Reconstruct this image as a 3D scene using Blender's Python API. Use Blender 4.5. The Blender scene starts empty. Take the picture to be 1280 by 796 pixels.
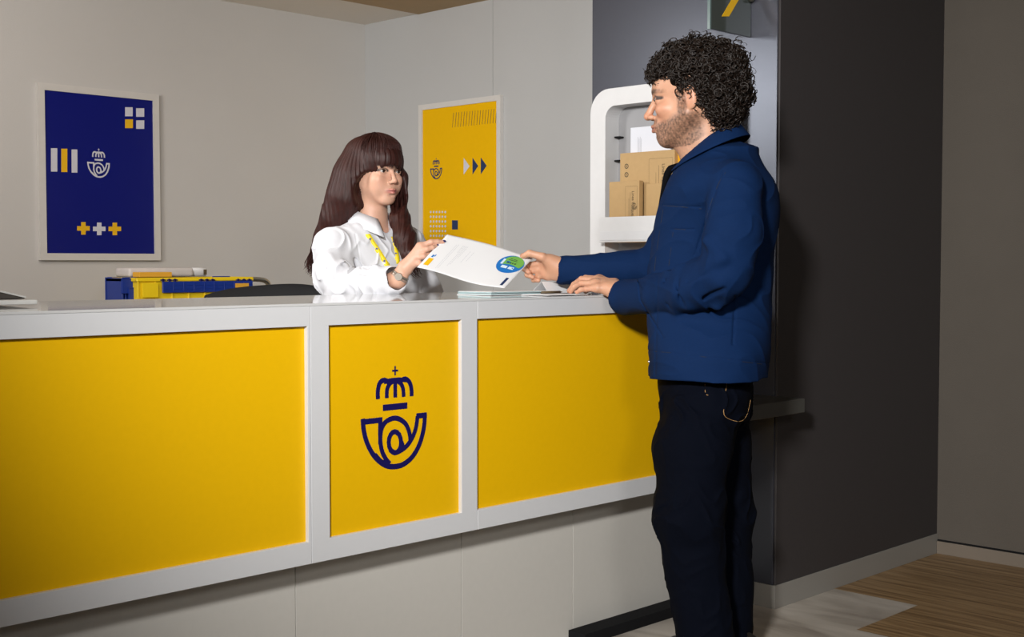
import bpy, bmesh, math, random
import numpy as np
from mathutils import Vector, Matrix
random.seed(7)
C = bpy.context.scene.collection
PI = math.pi
# ------------------------------------------------------------------ camera
AZ = math.radians(44.6); PT = math.radians(2.5); FPX = 1600.0; HC = 1.15
cam_d = bpy.data.cameras.new('camera'); cam = bpy.data.objects.new('camera', cam_d); C.objects.link(cam)
cam.location = (0, 0, HC); cam.rotation_euler = (PI/2-PT, 0, AZ-PI/2)
cam_d.sensor_width = 36; cam_d.lens = FPX/1280*36; cam_d.clip_start = .05
bpy.context.scene.camera = cam
vF = np.array([math.cos(AZ)*math.cos(PT), math.sin(AZ)*math.cos(PT), -math.sin(PT)])
vR = np.array([math.sin(AZ), -math.cos(AZ), 0.]); vU = np.cross(vR, vF)
def at(x, y, ax, val):
    """world point seen at photo pixel (x,y) on the plane axis==val"""
    r = vF + vR*(x-640)/FPX + vU*(398-y)/FPX
    t = (val-(0, 0, HC)[ax])/r[ax]
    return Vector((0, 0, HC)) + Vector(r)*t
# ------------------------------------------------------------------ materials
def lin(c):
    return tuple(((v/255)/12.92 if v/255 <= .04045 else ((v/255+.055)/1.055)**2.4) for v in c)
def mat(name, col, rough=.5, metal=0, var=.04, scale=30, bump=0, bscale=200, spec=.5, **kw):
    m = bpy.data.materials.new(name); m.use_nodes = True
    nt = m.node_tree; N = nt.nodes; L = nt.links; b = N['Principled BSDF']
    b.inputs['Roughness'].default_value = rough; b.inputs['Metallic'].default_value = metal
    b.inputs['Specular IOR Level'].default_value = spec
    tc = N.new('ShaderNodeTexCoord')
    no = N.new('ShaderNodeTexNoise'); no.inputs['Scale'].default_value = scale; no.inputs['Detail'].default_value = 4
    L.new(tc.outputs['Object'], no.inputs['Vector'])
    mx = N.new('ShaderNodeMix'); mx.data_type = 'RGBA'
    mx.inputs[6].default_value = (*[c*(1-var) for c in col[:3]], 1); mx.inputs[7].default_value = (*[min(1, c*(1+var)) for c in col[:3]], 1)
    L.new(no.outputs['Fac'], mx.inputs[0]); L.new(mx.outputs[2], b.inputs['Base Color'])
    if bump:
        n2 = N.new('ShaderNodeTexNoise'); n2.inputs['Scale'].default_value = bscale; n2.inputs['Detail'].default_value = 3
        L.new(tc.outputs['Object'], n2.inputs['Vector'])
        bp = N.new('ShaderNodeBump'); bp.inputs['Strength'].default_value = bump; bp.inputs['Distance'].default_value = .002
        L.new(n2.outputs['Fac'], bp.inputs['Height']); L.new(bp.outputs['Normal'], b.inputs['Normal'])
    for k, v in kw.items(): b.inputs[k].default_value = v
    return m
M = {}
M['wall'] = mat('wall_paint', (.56, .545, .525), .75, var=.03, scale=3, bump=.25, bscale=320)
M['wall_panel'] = mat('wall_panel', (.47, .475, .475), .55, var=.03, scale=3, bump=.2, bscale=260)
M['ceil'] = mat('ceiling_paint', (.84, .78, .70), .8, var=.02, scale=4)
M['soffit'] = mat('soffit_wood', (.42, .27, .11), .55, var=.12, scale=9)
M['slate'] = mat('slate_laminate', (.042, .043, .054), .29, var=.05, scale=40, bump=.1, bscale=300, spec=.7)
M['slate'].node_tree.nodes['Principled BSDF'].inputs['Specular Tint'].default_value = (.80, .86, 1, 1)
M['dark'] = mat('dark_laminate', (.040, .035, .036), .6, var=.06, scale=40, bump=.15, bscale=300)
M['rwall'] = mat('grey_wall_covering', (.105, .090, .074), .85, var=.05, scale=8, bump=.3, bscale=260)
M['skirt'] = mat('aluminium_skirting', (.30, .285, .26), .5, metal=.2, var=.05, scale=6)
M['skirt2'] = mat('brown_skirting', (.20, .165, .13), .5, var=.05, scale=6)
M['white'] = mat('white_laminate', (.63, .635, .65), .4, var=.02, scale=50, bump=.06, bscale=400)
M['top'] = mat('gloss_worktop', (.60, .60, .60), .06, var=.02, scale=20)
M['yellow'] = mat('yellow_laminate', (.78, .445, .001), .5, var=.03, scale=60, bump=.06, bscale=400, spec=.2)
M['base'] = mat('beige_laminate', (.55, .53, .49), .5, var=.03, scale=50, bump=.08, bscale=400)
M['kick'] = mat('black_kick', (.010, .010, .011), .8, spec=.1)
M['navy'] = mat('navy_print', (.008, .006, .085), .4, var=.02)
M['blue_print'] = mat('blue_print', (.002, .006, .16), .3, var=.03, scale=4)
M['white_print'] = mat('white_print', (.62, .62, .68), .45)
M['yellow_print'] = mat('yellow_print', (.82, .47, .01), .4)
M['poster_yellow'] = mat('poster_yellow', (.80, .45, .001), .6, var=.03, scale=50, spec=.1)
M['frame'] = mat('frame_white', (.62, .60, .57), .45)
M['rack'] = mat('rack_white', (.64, .64, .645), .45)
M['rackin'] = mat('rack_grey', (.29, .29, .30), .5)
M['kraft'] = mat('kraft_card', (.46, .30, .135), .75, var=.06, scale=60, bump=.1, bscale=500)
M['kraft_side'] = mat('kraft_edge', (.42, .27, .11), .8, var=.08, scale=60)
M['ink'] = mat('brown_ink', (.10, .07, .035), .7)
M['paper'] = mat('paper', (.74, .74, .75), .7, var=.01)
M['paper2'] = mat('paper_envelope', (.68, .70, .76), .7, var=.01)
M['grey_ink'] = mat('grey_ink', (.35, .35, .38), .7)
M['cyan_paper'] = mat('cyan_paper', (.50, .68, .70), .6)
M['env_yellow'] = mat('padded_yellow', (.85, .42, .01), .5, var=.04)
M['env_orange'] = mat('padded_orange', (.70, .17, .005), .5)
M['crate_y'] = mat('crate_yellow', (.85, .60, .01), .4, var=.04)
M['crate_b'] = mat('crate_blue', (.006, .03, .24), .4, var=.06)
M['crate_o'] = mat('card_orange', (.72, .37, .03), .6, var=.06)
M['bundle'] = mat('mail_bundle', (.60, .56, .54), .6, var=.12, scale=25, bump=.4, bscale=60)
M['steel'] = mat('brushed_steel', (.45, .42, .36), .3, metal=1)
M['blackpl'] = mat('black_plastic', (.008, .008, .009), .7, bump=.2, spec=.2)
M['glass_sign'] = mat('smoked_sign_glass', (.055, .065, .06), .08, var=.03, spec=.7)
M['glass_edge'] = mat('glass_edge', (.10, .15, .145), .2)
M['dev'] = mat('grey_device', (.07, .062, .055), .6, spec=.2)
M['devw'] = mat('white_device', (.62, .62, .60), .4)
M['ledge'] = mat('ledge_stone', (.06, .058, .052), .35, var=.12, scale=60)
# floor: pale veined slabs and oak planks
def floor_mat(name, cols, sx, sy, rough):
    m = bpy.data.materials.new(name); m.use_nodes = True
    nt = m.node_tree; N = nt.nodes; L = nt.links; b = N['Principled BSDF']; b.inputs['Roughness'].default_value = rough
    tc = N.new('ShaderNodeTexCoord'); mp = N.new('ShaderNodeMapping'); mp.inputs['Scale'].default_value = (sx, sy, 1)
    mp.inputs['Rotation'].default_value = (0, 0, .12 if sx > sy else 0)
    L.new(tc.outputs['Object'], mp.inputs[0])
    n = N.new('ShaderNodeTexNoise'); n.inputs['Scale'].default_value = 1; n.inputs['Detail'].default_value = 8; n.inputs['Distortion'].default_value = .6
    L.new(mp.outputs[0], n.inputs['Vector'])
    cr = N.new('ShaderNodeValToRGB'); cr.color_ramp.elements[0].position = .33; cr.color_ramp.elements[1].position = .66
    cr.color_ramp.elements[0].color = (*cols[0], 1); cr.color_ramp.elements[1].color = (*cols[2], 1)
    e = cr.color_ramp.elements.new(.5); e.color = (*cols[1], 1)
    L.new(n.outputs['Fac'], cr.inputs[0]); L.new(cr.outputs[0], b.inputs['Base Color'])
    bp = N.new('ShaderNodeBump'); bp.inputs['Strength'].default_value = .15; bp.inputs['Distance'].default_value = .002
    L.new(n.outputs['Fac'], bp.inputs['Height']); L.new(bp.outputs[0], b.inputs['Normal'])
    return m
M['slab'] = floor_mat('pale_veined_slab', [(.26, .225, .19), (.40, .36, .31), (.50, .455, .40)], 7, 2, .4)
M['oak'] = floor_mat('oak_planks', [(.15, .085, .035), (.25, .155, .07), (.33, .215, .105)], 60, 2.4, .45)
# ------------------------------------------------------------------ mesh helpers
def link(name, me, m, parent=None):
    o = bpy.data.objects.new(name, me); C.objects.link(o)
    if m is not None and not me.materials:
        for mm in (m if isinstance(m, (list, tuple)) else [m]): me.materials.append(mm)
    if parent is not None: o.parent = parent
    return o
def finish(name, bm, m, parent=None, loc=None, smooth=False):
    me = bpy.data.meshes.new(name)
    bmesh.ops.recalc_face_normals(bm, faces=bm.faces)
    bm.to_mesh(me); bm.free()
    if smooth:
        for p in me.polygons: p.use_smooth = True
    o = link(name, me, m, parent)
    if loc is not None: o.location = loc
    return o
def box_bm(x0, x1, y0, y1, z0, z1, bev=.002, seg=2, bm=None, rot=None, piv=None):
    t = bmesh.new(); bmesh.ops.create_cube(t, size=1)
    for v in t.verts: v.co = Vector(((x0+x1)/2+v.co.x*(x1-x0), (y0+y1)/2+v.co.y*(y1-y0), (z0+z1)/2+v.co.z*(z1-z0)))
    if bev > 0: bmesh.ops.bevel(t, geom=t.edges[:], offset=bev, segments=seg, affect='EDGES', profile=.6)
    if rot is not None:
        p = Vector(piv) if piv is not None else Vector(((x0+x1)/2, (y0+y1)/2, (z0+z1)/2))
        for v in t.verts: v.co = rot @ (v.co-p)+p
    if bm is None: return t
    me = bpy.data.meshes.new('tmp'); t.to_mesh(me); t.free(); bm.from_mesh(me); bpy.data.meshes.remove(me)
    return bm
def box(name, x0, x1, y0, y1, z0, z1, m, parent=None, bev=.002, **k):
    return finish(name, box_bm(x0, x1, y0, y1, z0, z1, bev, **k), m, parent)
def tube_bm(pts, r, seg=10, bm=None, cap=True):
    if bm is None: bm = bmesh.new()
    pts = [Vector(p) for p in pts]; n = len(pts); rs = r if isinstance(r, (list, tuple)) else [r]*n
    up = Vector((0, 0, 1)); rings = []; prev = None
    for i, p in enumerate(pts):
        t = (pts[min(i+1, n-1)]-pts[max(i-1, 0)]).normalized()
        a = (prev - t*prev.dot(t)) if prev is not None else t.cross(up if abs(t.z) < .9 else Vector((1, 0, 0)))
        a.normalize(); prev = a; b = t.cross(a)
        rings.append([bm.verts.new(p+(a*math.cos(2*PI*k/seg)+b*math.sin(2*PI*k/seg))*rs[i]) for k in range(seg)])
    for i in range(n-1):
        for k in range(seg): bm.faces.new((rings[i][k], rings[i][(k+1) % seg], rings[i+1][(k+1) % seg], rings[i+1][k]))
    if cap: bm.faces.new(rings[0][::-1]); bm.faces.new(rings[-1])
    return bm
def struct(o): o['kind'] = 'structure'; return o
def tag(o, label, cat, group=None):
    o['label'] = label; o['category'] = cat
    if group: o['group'] = group
    return o
def thing(name, label, cat, loc=(0, 0, 0), rz=0, group=None):
    o = bpy.data.objects.new(name, None); C.objects.link(o); o.location = loc; o.rotation_euler = (0, 0, rz)
    o.empty_display_size = .1
    return tag(o, label, cat, group)
def adopt(root):
    """children were modelled in world coordinates: keep them there under a root that stands at the base"""
    bpy.context.view_layer.update()
    inv = root.matrix_world.inverted()
    for ch in list(root.children): ch.matrix_parent_inverse = inv
# flat artwork: shapes given in 2D (lx right, lz up) mapped onto a plane
class Plane:
    def __init__(s, o, ex, ey, n): s.o, s.ex, s.ey, s.n = Vector(o), Vector(ex), Vector(ey), Vector(n)
    def p(s, x, y, d=0): return s.o+s.ex*x+s.ey*y+s.n*d
def poly_bm(bm, pl, pts, d=.0006):
    a = [bm.verts.new(pl.p(x, y, d)) for x, y in pts]; b = [bm.verts.new(pl.p(x, y, 0)) for x, y in pts]
    bm.faces.new(a); n = len(a)
    for i in range(n): bm.faces.new((a[i], b[i], b[(i+1) % n], a[(i+1) % n]))
def rect_bm(bm, pl, x0, y0, x1, y1, d=.0006): poly_bm(bm, pl, [(x0, y0), (x1, y0), (x1, y1), (x0, y1)], d)
def smooth_pts(p, closed=False, n=6):
    out = []; N = len(p); rng = N if closed else N-1
    for i in range(rng):
        p0 = p[(i-1) % N] if closed or i > 0 else p[0]; p1 = p[i]; p2 = p[(i+1) % N]
        p3 = p[(i+2) % N] if closed or i+2 < N else p[-1]
        for k in range(n):
            t = k/n
            out.append(tuple(.5*(2*b+(c-a)*t+(2*a-5*b+4*c-d)*t*t+(3*b-a-3*c+d)*t**3) for a, b, c, d in zip(p0, p1, p2, p3)))
    if not closed: out.append(tuple(p[-1]))
    return out
def ribbon_bm(bm, pl, pts, w, closed=False, d=.0006):
    n = len(pts); L = []; R = []
    for i in range(n):
        a = pts[(i-1) % n] if closed or i > 0 else None; c = pts[(i+1) % n] if closed or i < n-1 else None; b = pts[i]
        def nrm(p, q):
            dx, dy = q[0]-p[0], q[1]-p[1]; l = math.hypot(dx, dy) or 1; return (-dy/l, dx/l)
        n1 = nrm(a, b) if a else nrm(b, c); n2 = nrm(b, c) if c else n1
        mx, my = n1[0]+n2[0], n1[1]+n2[1]; l = math.hypot(mx, my) or 1; mx /= l; my /= l
        k = w/2/max(.5, mx*n1[0]+my*n1[1])
        L.append((b[0]+mx*k, b[1]+my*k)); R.append((b[0]-mx*k, b[1]-my*k))
    for i in range(n if closed else n-1):
        j = (i+1) % n
        q = [bm.verts.new(pl.p(*v, d)) for v in (L[i], R[i], R[j], L[j])]
        bm.faces.new(q)
# the post horn and crown emblem (units: width about 1)
def emblem_strokes():
    S = []
    def add(p, w, sm=False, closed=False):
        q = [((x-370)/475, (-(y+.1*(x-370))+415)/475) for x, y in p]
        S.append((smooth_pts(q, closed) if sm else q, w/475, closed))
    add([(370, 131), (370, 183)], 10); add([(349, 159), (391, 155)], 10)
    add([(248, 316), (248, 270), (262, 228), (292, 212), (325, 222)], 28, True)
    add([(310, 309), (312, 265), (330, 232), (368, 208)], 26, True)
    add([(370, 304), (370, 212)], 26)
    add([(430, 299), (426, 255), (408, 225), (368, 208)], 26, True)
    add([(488, 294), (486, 250), (470, 214), (440, 200), (408, 212)], 28, True)
    add([(290, 224), (330, 212), (370, 206), (412, 204), (450, 208)], 22, True)
    add([(282, 363), (456, 346)], 34)
    add([(143, 424), (150, 490), (175, 560), (222, 626), (285, 670), (345, 684), (420, 674), (490, 632), (545, 560), (577, 470), (585, 397)], 30, True)
    add([(137, 442), (278, 428)], 30)
    add([(600, 396), (522, 404)], 30)
    add([(264, 430), (262, 520), (272, 590), (300, 640), (330, 668)], 28, True)
    add([(262, 560), (268, 490), (300, 440), (370, 417), (436, 442), (468, 490), (478, 540)], 28, True)
    add([(531, 404), (518, 470), (488, 530), (440, 578), (370, 607), (330, 590)], 28, True)
    add([(366+44*math.cos(a*PI/8), 550+58*math.sin(a*PI/8)) for a in range(16)], 28, False, True)
    add([(412, 545), (424, 572)], 26)
    add([(222, 620), (262, 655), (300, 672)], 34, True)
    return S
EMB = emblem_strokes()
def emblem(name, pl, cx, cy, size, m, parent, d=.0012):
    bm = bmesh.new()
    for i, (p, w, c) in enumerate(EMB):
        ribbon_bm(bm, pl, [(cx+x*size, cy+y*size) for x, y in p], w*size, c, d+i*1e-5)
    return finish(name, bm, m, parent)
def text(name, s, pl, x, y, size, m, parent, rot=0, d=.0008):
    cu = bpy.data.curves.new('t', 'FONT'); cu.body = s; cu.size = size; cu.extrude = .0002
    to = bpy.data.objects.new('t', cu); C.objects.link(to); bpy.context.view_layer.update()
    me = bpy.data.meshes.new_from_object(to.evaluated_get(bpy.context.evaluated_depsgraph_get()))
    bpy.data.objects.remove(to)
    ca, sa = math.cos(rot), math.sin(rot)
    for v in me.vertices:
        a, b, c = v.co; v.co = pl.p(x+a*ca-b*sa, y+a*sa+b*ca, d+c)
    me.materials.clear()
    return link(name, me, m, parent)
# ------------------------------------------------------------------ the room
XD, XL, YB, XR, YC = 3.609, 4.26, 5.28, 4.766, 2.49      # slate wall, pale wall, rear wall, right wall, counter front
HZ = 2.39
# floor of slabs and planks in one plane
bm = bmesh.new()
def fq(x0, y0, x1, y1, mi):
    f = bm.faces.new([bm.verts.new((a, b, 0)) for a, b in ((x0, y0), (x1, y0), (x1, y1), (x0, y1))]); f.material_index = mi
def cuts(v0, v1, cs): return [v0]+cs+[v1]
fq(-3, -3, 1.9, 1.52, 0); fq(1.9, -3, 3.2, 1.52, 0); fq(3.2, -3, 5.2, 1.52, 1)
fq(-3, 1.52, 3.2, 2.017, 0); fq(3.2, 1.52, 3.585, 2.017, 0)
fq(3.585, 1.52, 5.2, 2.017, 1); fq(-3, 2.017, 3.985, 5.5, 0); fq(3.985, 2.017, 5.2, 5.5, 1)
fl = finish('floor', bm, [M['slab'], M['oak']]); struct(fl)
for p in fl.data.polygons:
    if p.normal.z < 0: p.flip()
# ceiling: pale plaster with a lower-toned board field nearer the room
yb = at(523, 16, 0, XL).y
o = box('ceiling', -3, 5.2, yb, 5.5, HZ, HZ+.1, M['ceil'], bev=0); struct(o)
o = box('trim_1', -3, 5.2, -3, yb-.002, HZ-.004, HZ+.1, M['soffit'], bev=0); struct(o)
o = box('wall_rear', -3, XL+.1, YB, YB+.1, 0, HZ, M['wall'], bev=0); struct(o)
ys = at(616, 50, 0, XL).y
o = box('wall_right', XL, XL+.1, ys+.0015, YB, 0, HZ, M['wall_panel'], bev=.001); struct(o)
o = box('wall_panel_right', XL, XL+.1, 2.6, ys-.0015, 0, HZ, M['wall_panel'], bev=.001); struct(o)
o = box('trim_2', XL+.006, XL+.05, ys-.004, ys+.004, 0, HZ, M['kraft_side'], bev=0); struct(o)
yd = at(740, 200, 0, XD).y
o = box('wall_slate', XD, XD+.55, 2.342, yd, .078, HZ-.005, M['slate'], bev=.001); struct(o)
o = box('wall_column', XD+.006, XR, 2.334, 2.60, .078, HZ-.005, M['dark'], bev=.001); struct(o)
o = box('wall_east', XR, XR+.1, -3, 2.45, 0, HZ, M['rwall'], bev=0); struct(o)
o = box('baseboard_column', XD-.004, XR, 2.330, 2.60, 0, .078, M['skirt'], bev=.001); struct(o)
o = box('baseboard_slate', XD-.003, XD+.5, 2.6, yd, 0, .078, M['skirt'], bev=.001); struct(o)
o = box('baseboard_east', XR-.012, XR+.001, -3, 2.329, 0, .05, M['skirt2'], bev=.002); struct(o)
o = box('trim_3', XR-.006, XR+.001, -3, 2.329, .05, .056, M['kick'], bev=.001); struct(o)
# ------------------------------------------------------------------ service counter
def unit(x0, x1, yx0, yx1, label):
    t = thing('counter_unit', label, 'counter', ((x0+x1)/2, YC+.1, .0), group=None)
    z0, z1, py0, py1 = .425, 1.0462, .479, .998
    D = .03
    # frame: one mesh with an opening
    bm = bmesh.new()
    g = .0008
    xs = [x0+g, yx0, yx1, x1-g]; zs = [z0, py0, py1, z1]
    for (a, b, c, d) in ((xs[0], xs[3], zs[0], zs[1]), (xs[0], xs[3], zs[2], zs[3]), (xs[0], xs[1], zs[1]-.001, zs[2]+.001), (xs[2], xs[3], zs[1]-.001, zs[2]+.001)):
        if b-a > .002: box_bm(a, b, YC, YC+D, c, d, .0006, 1, bm)
    finish('frame', bm, M['white'], t)
    yp = box('yellow_panel', yx0-.004, yx1+.004, YC+.012, YC+.028, py0-.004, py1+.004, M['yellow'], t, bev=0)
    # carcass behind: side, floor and back boards
    bm = bmesh.new()
    box_bm(x0+.001, x1-.001, YC+.031, 2.98, z0+.001, z0+.02, .001, 1, bm)
    box_bm(x0+.001, x0+.019, YC+.031, 2.98, z0+.021, 1.04, .001, 1, bm); box_bm(x1-.019, x1-.001, YC+.031, 2.98, z0+.021, 1.04, .001, 1, bm)
    box_bm(x0+.02, x1-.02, 2.96, 2.98, z0+.021, 1.04, .001, 1, bm)
    finish('carcass', bm, M['white'], t)
    return t, yp
u1, _ = unit(-.35, 1.838, -.31, 1.829, 'wide white counter section with a plain yellow front, left of the emblem')
u2, yp2 = unit(1.838, 2.392, 1.893, 2.333, 'narrow white counter section whose yellow front carries the navy horn and crown emblem')
u3, _ = unit(2.392, 3.6, 2.393, 3.5, 'white counter section with yellow front where the man in blue stands')
PC = Plane((0, YC+.012, 0), (1, 0, 0), (0, 0, 1), (0, -1, 0))
em = emblem('emblem', PC, 2.111, .754, .222, M['navy'], yp2)
for u in (u1, u2, u3): adopt(u)
# underbase panels with their seams
bx = [-.35, 1.854, 2.416, 2.880, 3.59]
blab = ['long beige base cabinet under the left yellow section', 'beige base cabinet under the emblem section', 'beige base cabinet between emblem section and the man', 'beige base cabinet above black kick, beside the man\'s legs']
for i in range(4):
    t = thing('base_cabinet', blab[i], 'cabinet', ((bx[i]+bx[i+1])/2, 2.7, 0))
    box('front_panel', bx[i]+.0012, bx[i+1]-.0012, 2.58, 2.60, .022 if i == 3 else .006, .424, M['base'], t, bev=.0004, seg=1)
    box('carcass', bx[i]+.002, bx[i+1]-.002, 2.601, 2.95, .075, .424, M['base'], t, bev=.001)
    if i == 3: box('kick_plate', bx[i]-.02, bx[i+1]-.02, 2.512, 2.5795, .0, .034, M['kick'], t, bev=.001)
    else: box('kick_plate', bx[i]+.001, bx[i+1]-.001, 2.603, 2.62, .0, .074, M['kick'], t, bev=.001)
    adopt(t)
# glossy worktop, falling very slightly to the front
rot = Matrix.Rotation(math.radians(.3), 3, 'X')
wt = box('worktop', -.35, 3.6, YC-.001, 3.02, 1.0465, 1.0525, M['top'], bev=.0008, rot=rot, piv=(1, YC, 1.0525))
tag(wt, 'long glossy white worktop running across all three counter sections', 'worktop')
# ledge
bm = bmesh.new()
box_bm(3.28, XD-.004, 2.223, 2.32, .665, .711, .002, 1, bm); box_bm(3.28, XD-.008, 2.3195, 2.485, .665, .711, .001, 1, bm)
bx_ = finish('writing_ledge', bm, M['ledge'])
tag(bx_, 'dark stone-grey writing ledge fixed to the wall behind the man', 'ledge')

# ------------------------------------------------------------------ posters
def poster(name, label, pl, w, h, field, m_frame, fw=.022, dep=.022):
    root = thing(name, label, 'poster', pl.p(w/2, 0, 0))
    bm = bmesh.new()
    def bar(x0, y0, x1, y1):
        pts = [(x0, y0), (x1, y0), (x1, y1), (x0, y1)]
        a = [bm.verts.new(pl.p(x, y, dep)) for x, y in pts]; b = [bm.verts.new(pl.p(x, y, .001)) for x, y in pts]
        bm.faces.new(a); bm.faces.new(b[::-1])
        for i in range(4): bm.faces.new((a[i], b[i], b[(i+1) % 4], a[(i+1) % 4]))
    bar(0, 0, w, fw); bar(0, h-fw, w, h); bar(0, fw, fw, h-fw); bar(w-fw, fw, w, h-fw)
    finish('frame', bm, m_frame, root)
    bm = bmesh.new(); pts = [(fw*.5, fw*.5), (w-fw*.5, fw*.5), (w-fw*.5, h-fw*.5), (fw*.5, h-fw*.5)]
    a = [bm.verts.new(pl.p(x, y, .015)) for x, y in pts]; b = [bm.verts.new(pl.p(x, y, .003)) for x, y in pts]
    bm.faces.new(a); bm.faces.new(b[::-1])
    for i in range(4): bm.faces.new((a[i], b[i], b[(i+1) % 4], a[(i+1) % 4]))
    pr = finish('print', bm, field, root)
    return root, pr, Plane(pl.p(0, 0, .0152), pl.ex, pl.ey, pl.n)
# blue poster on the rear wall (zoom frame 764x796 of photo region 240x250 from (0,90))
x0, x1 = 2.474, 3.046; zb, zt = 1.160, 1.913
pb = Plane((x0, YB, zb), (1, 0, 0), (0, 0, 1), (0, -1, 0)); Wb, Hb = x1-x0, zt-zb
def ub(cx, cy):
    P_ = at(cx/3.184, 90+cy/3.184, 1, YB-.018); return (P_.x-x0, P_.z-zb)
root, pr, pp = poster('framed_poster', 'blue poster with white horn emblem, bars and plus signs in white frame', pb, Wb, Hb, M['blue_print'], M['frame'], .03)
def shp(pp, pr, name, m, polys, U):
    bm = bmesh.new()
    for q in polys: poly_bm(bm, pp, [U(*v) for v in q])
    return finish(name, bm, m, pr)
def rc(x0, y0, x1, y1): return [(x0, y1), (x1, y1), (x1, y0), (x0, y0)]
for q_ in (rc(499, 140, 529, 176), rc(543, 144, 575, 178), rc(543, 192, 575, 226)): shp(pp, pr, 'white_square', M['white_print'], [q_], ub)
shp(pp, pr, 'yellow_square', M['yellow_print'], [rc(499, 188, 530, 223)], ub)
for q_ in (rc(204, 303, 229, 396), rc(286, 308, 309, 400)): shp(pp, pr, 'white_bar', M['white_print'], [q_], ub)
shp(pp, pr, 'yellow_bar', M['yellow_print'], [rc(245, 305, 269, 398)], ub)
def plus(cx, cy, r=25, t=9): return [(cx-t, cy+r), (cx+t, cy+r), (cx+t, cy+t), (cx+r, cy+t), (cx+r, cy-t), (cx+t, cy-t), (cx+t, cy-r), (cx-t, cy-r), (cx-t, cy-t), (cx-r, cy-t), (cx-r, cy+t), (cx-t, cy+t)]
for q_ in (plus(333, 622), plus(458, 624)): shp(pp, pr, 'yellow_plus_sign', M['yellow_print'], [q_], ub)
shp(pp, pr, 'white_plus_sign', M['white_print'], [plus(396, 624)], ub)
ex, ey = ub(394, 362); emblem('emblem', pp, ex, ey, .108, M['white_print'], pr)
adopt(root)
# yellow poster on the pale wall
ya, yb2 = at(527, 131, 0, XL).y, at(629.5, 120, 0, XL).y
py = Plane((XL, ya, 1.165), (0, -1, 0), (0, 0, 1), (-1, 0, 0)); Wy, Hy = ya-yb2, 1.932-1.165
def uy(cx, cy):
    P_ = at(510+cx/3.977, 110+cy/3.977, 0, XL-.018); return (ya-P_.y, P_.z-1.165)
root, pr, pp = poster('framed_poster', 'yellow poster with navy arrows, dots and thin stripes in white frame', py, Wy, Hy, M['poster_yellow'], M['frame'], .026)
bm = bmesh.new()
for i in range(17):
    x = 222+i*13.4; y = 122-i*1.2
    a, b = uy(x+3, y), uy(x-3, y+74-i*.2); rr = .0012
    poly_bm(bm, pp, [(b[0]-rr, b[1]), (b[0]+rr, b[1]), (a[0]+rr, a[1]), (a[0]-rr, a[1])])
finish('thin_stripes', bm, M['ink'], pr)
bm = bmesh.new()
for i in range(6):
    for j in range(8):
        cx, cy = uy(111+i*14.5, 616+j*23.7)
        if cy < .02: continue
        poly_bm(bm, pp, [(cx+.0062*math.cos(a*PI/4), cy+.0062*math.sin(a*PI/4)) for a in range(8)])
finish('dot_grid', bm, M['white_print'], pr)
M['navy2'] = mat('navy_print_light', (.012, .03, .10), .5)
shp(pp, pr, 'navy_square', M['navy2'], [rc(217, 657, 246, 703)], uy)
shp(pp, pr, 'pale_arrow', M['white_print'], [[(275, 430), (304, 388), (275, 347)]], uy)
for q_ in ([(319, 429), (347, 387), (319, 346)], [(360, 428), (389, 386), (360, 345)]): shp(pp, pr, 'navy_arrow', M['navy2'], [q_], uy)
ex, ey = uy(139, 400); emblem('emblem', pp, ex, ey, .088, M['navy2'], pr)
adopt(root)

# ------------------------------------------------------------------ display rack on the slate wall
rk = thing('leaflet_rack', 'white round-cornered wall rack holding kraft boxes and envelopes', 'rack', (XD-.02, 2.79, 1.07))
def rr_outline(y0, y1, z0, z1, r, n=8):
    o = []
    for (cy, cz, a0) in ((y1-r, z1-r, 0), (y0+r, z1-r, 90), (y0+r, z0+r, 180), (y1-r, z0+r, 270)):
        for k in range(n+1):
            a = math.radians(a0+90*k/n); o.append((cy+r*math.cos(a), cz+r*math.sin(a)))
    return o
XF = XD-.079
def ring(xf, xb, outer, inner, bm):
    n = len(outer); V = [[bm.verts.new((x, y, z)) for y, z in s] for x, s in ((xf, outer), (xb, outer), (xf, inner), (xb, inner))]
    for i in range(n):
        j = (i+1) % n
        bm.faces.new((V[0][i], V[0][j], V[2][j], V[2][i])); bm.faces.new((V[1][i], V[3][i], V[3][j], V[1][j]))
        bm.faces.new((V[0][i], V[1][i], V[1][j], V[0][j])); bm.faces.new((V[2][i], V[2][j], V[3][j], V[3][i]))
bm = bmesh.new(); ring(XF, XD-.002, rr_outline(2.50, 3.081, .90+.17, 1.772, .085), rr_outline(2.562, 3.010, 1.10, 1.71, .045), bm)
finish('frame', bm, M['rack'], rk)
bm = bmesh.new(); poly = rr_outline(2.555, 3.017, 1.094, 1.717, .05)
f = bm.faces.new([bm.verts.new((XD-.004, y, z)) for y, z in poly])
finish('back_panel', bm, M['rackin'], rk)
for z0, z1 in ((1.222, 1.311),):
    tr = finish('tray', box_bm(XF-.055, XF-.050, 2.57, 2.992, z0, z1, .001, 1, box_bm(XF-.05, XD-.008, 2.57, 2.992, z0, z0+.004, .001, 1)), M['rack'], rk)
    box('tray_side', XF-.05, XD-.008, 2.988, 2.992, z0+.004, z1-.004, M['rackin'], tr, bev=.0005)
    box('label_strip', XF-.059, XF-.0553, 2.70, 2.984, z0+.006, z0+.038, M['white'], tr, bev=.001)
for z in (1.60, 1.515):
    box('slot_bracket', XD-.03, XD-.005, 2.985, 3.009, z, z+.006, M['blackpl'], rk, bev=.0005)
adopt(rk)
def cardbox(name, label, y0, y1, z0, z1, x0, x1, lean=0, cat='box', m='kraft'):
    t = thing(name, label, cat, ((x0+x1)/2, (y0+y1)/2, z0))
    b = box('card_body', x0, x1, y0, y1, z0, z1, M[m], t, bev=.0012)
    return t, b, Plane((x0, y1, z0), (0, -1, 0), (0, 0, 1), (-1, 0, 0))
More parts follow.
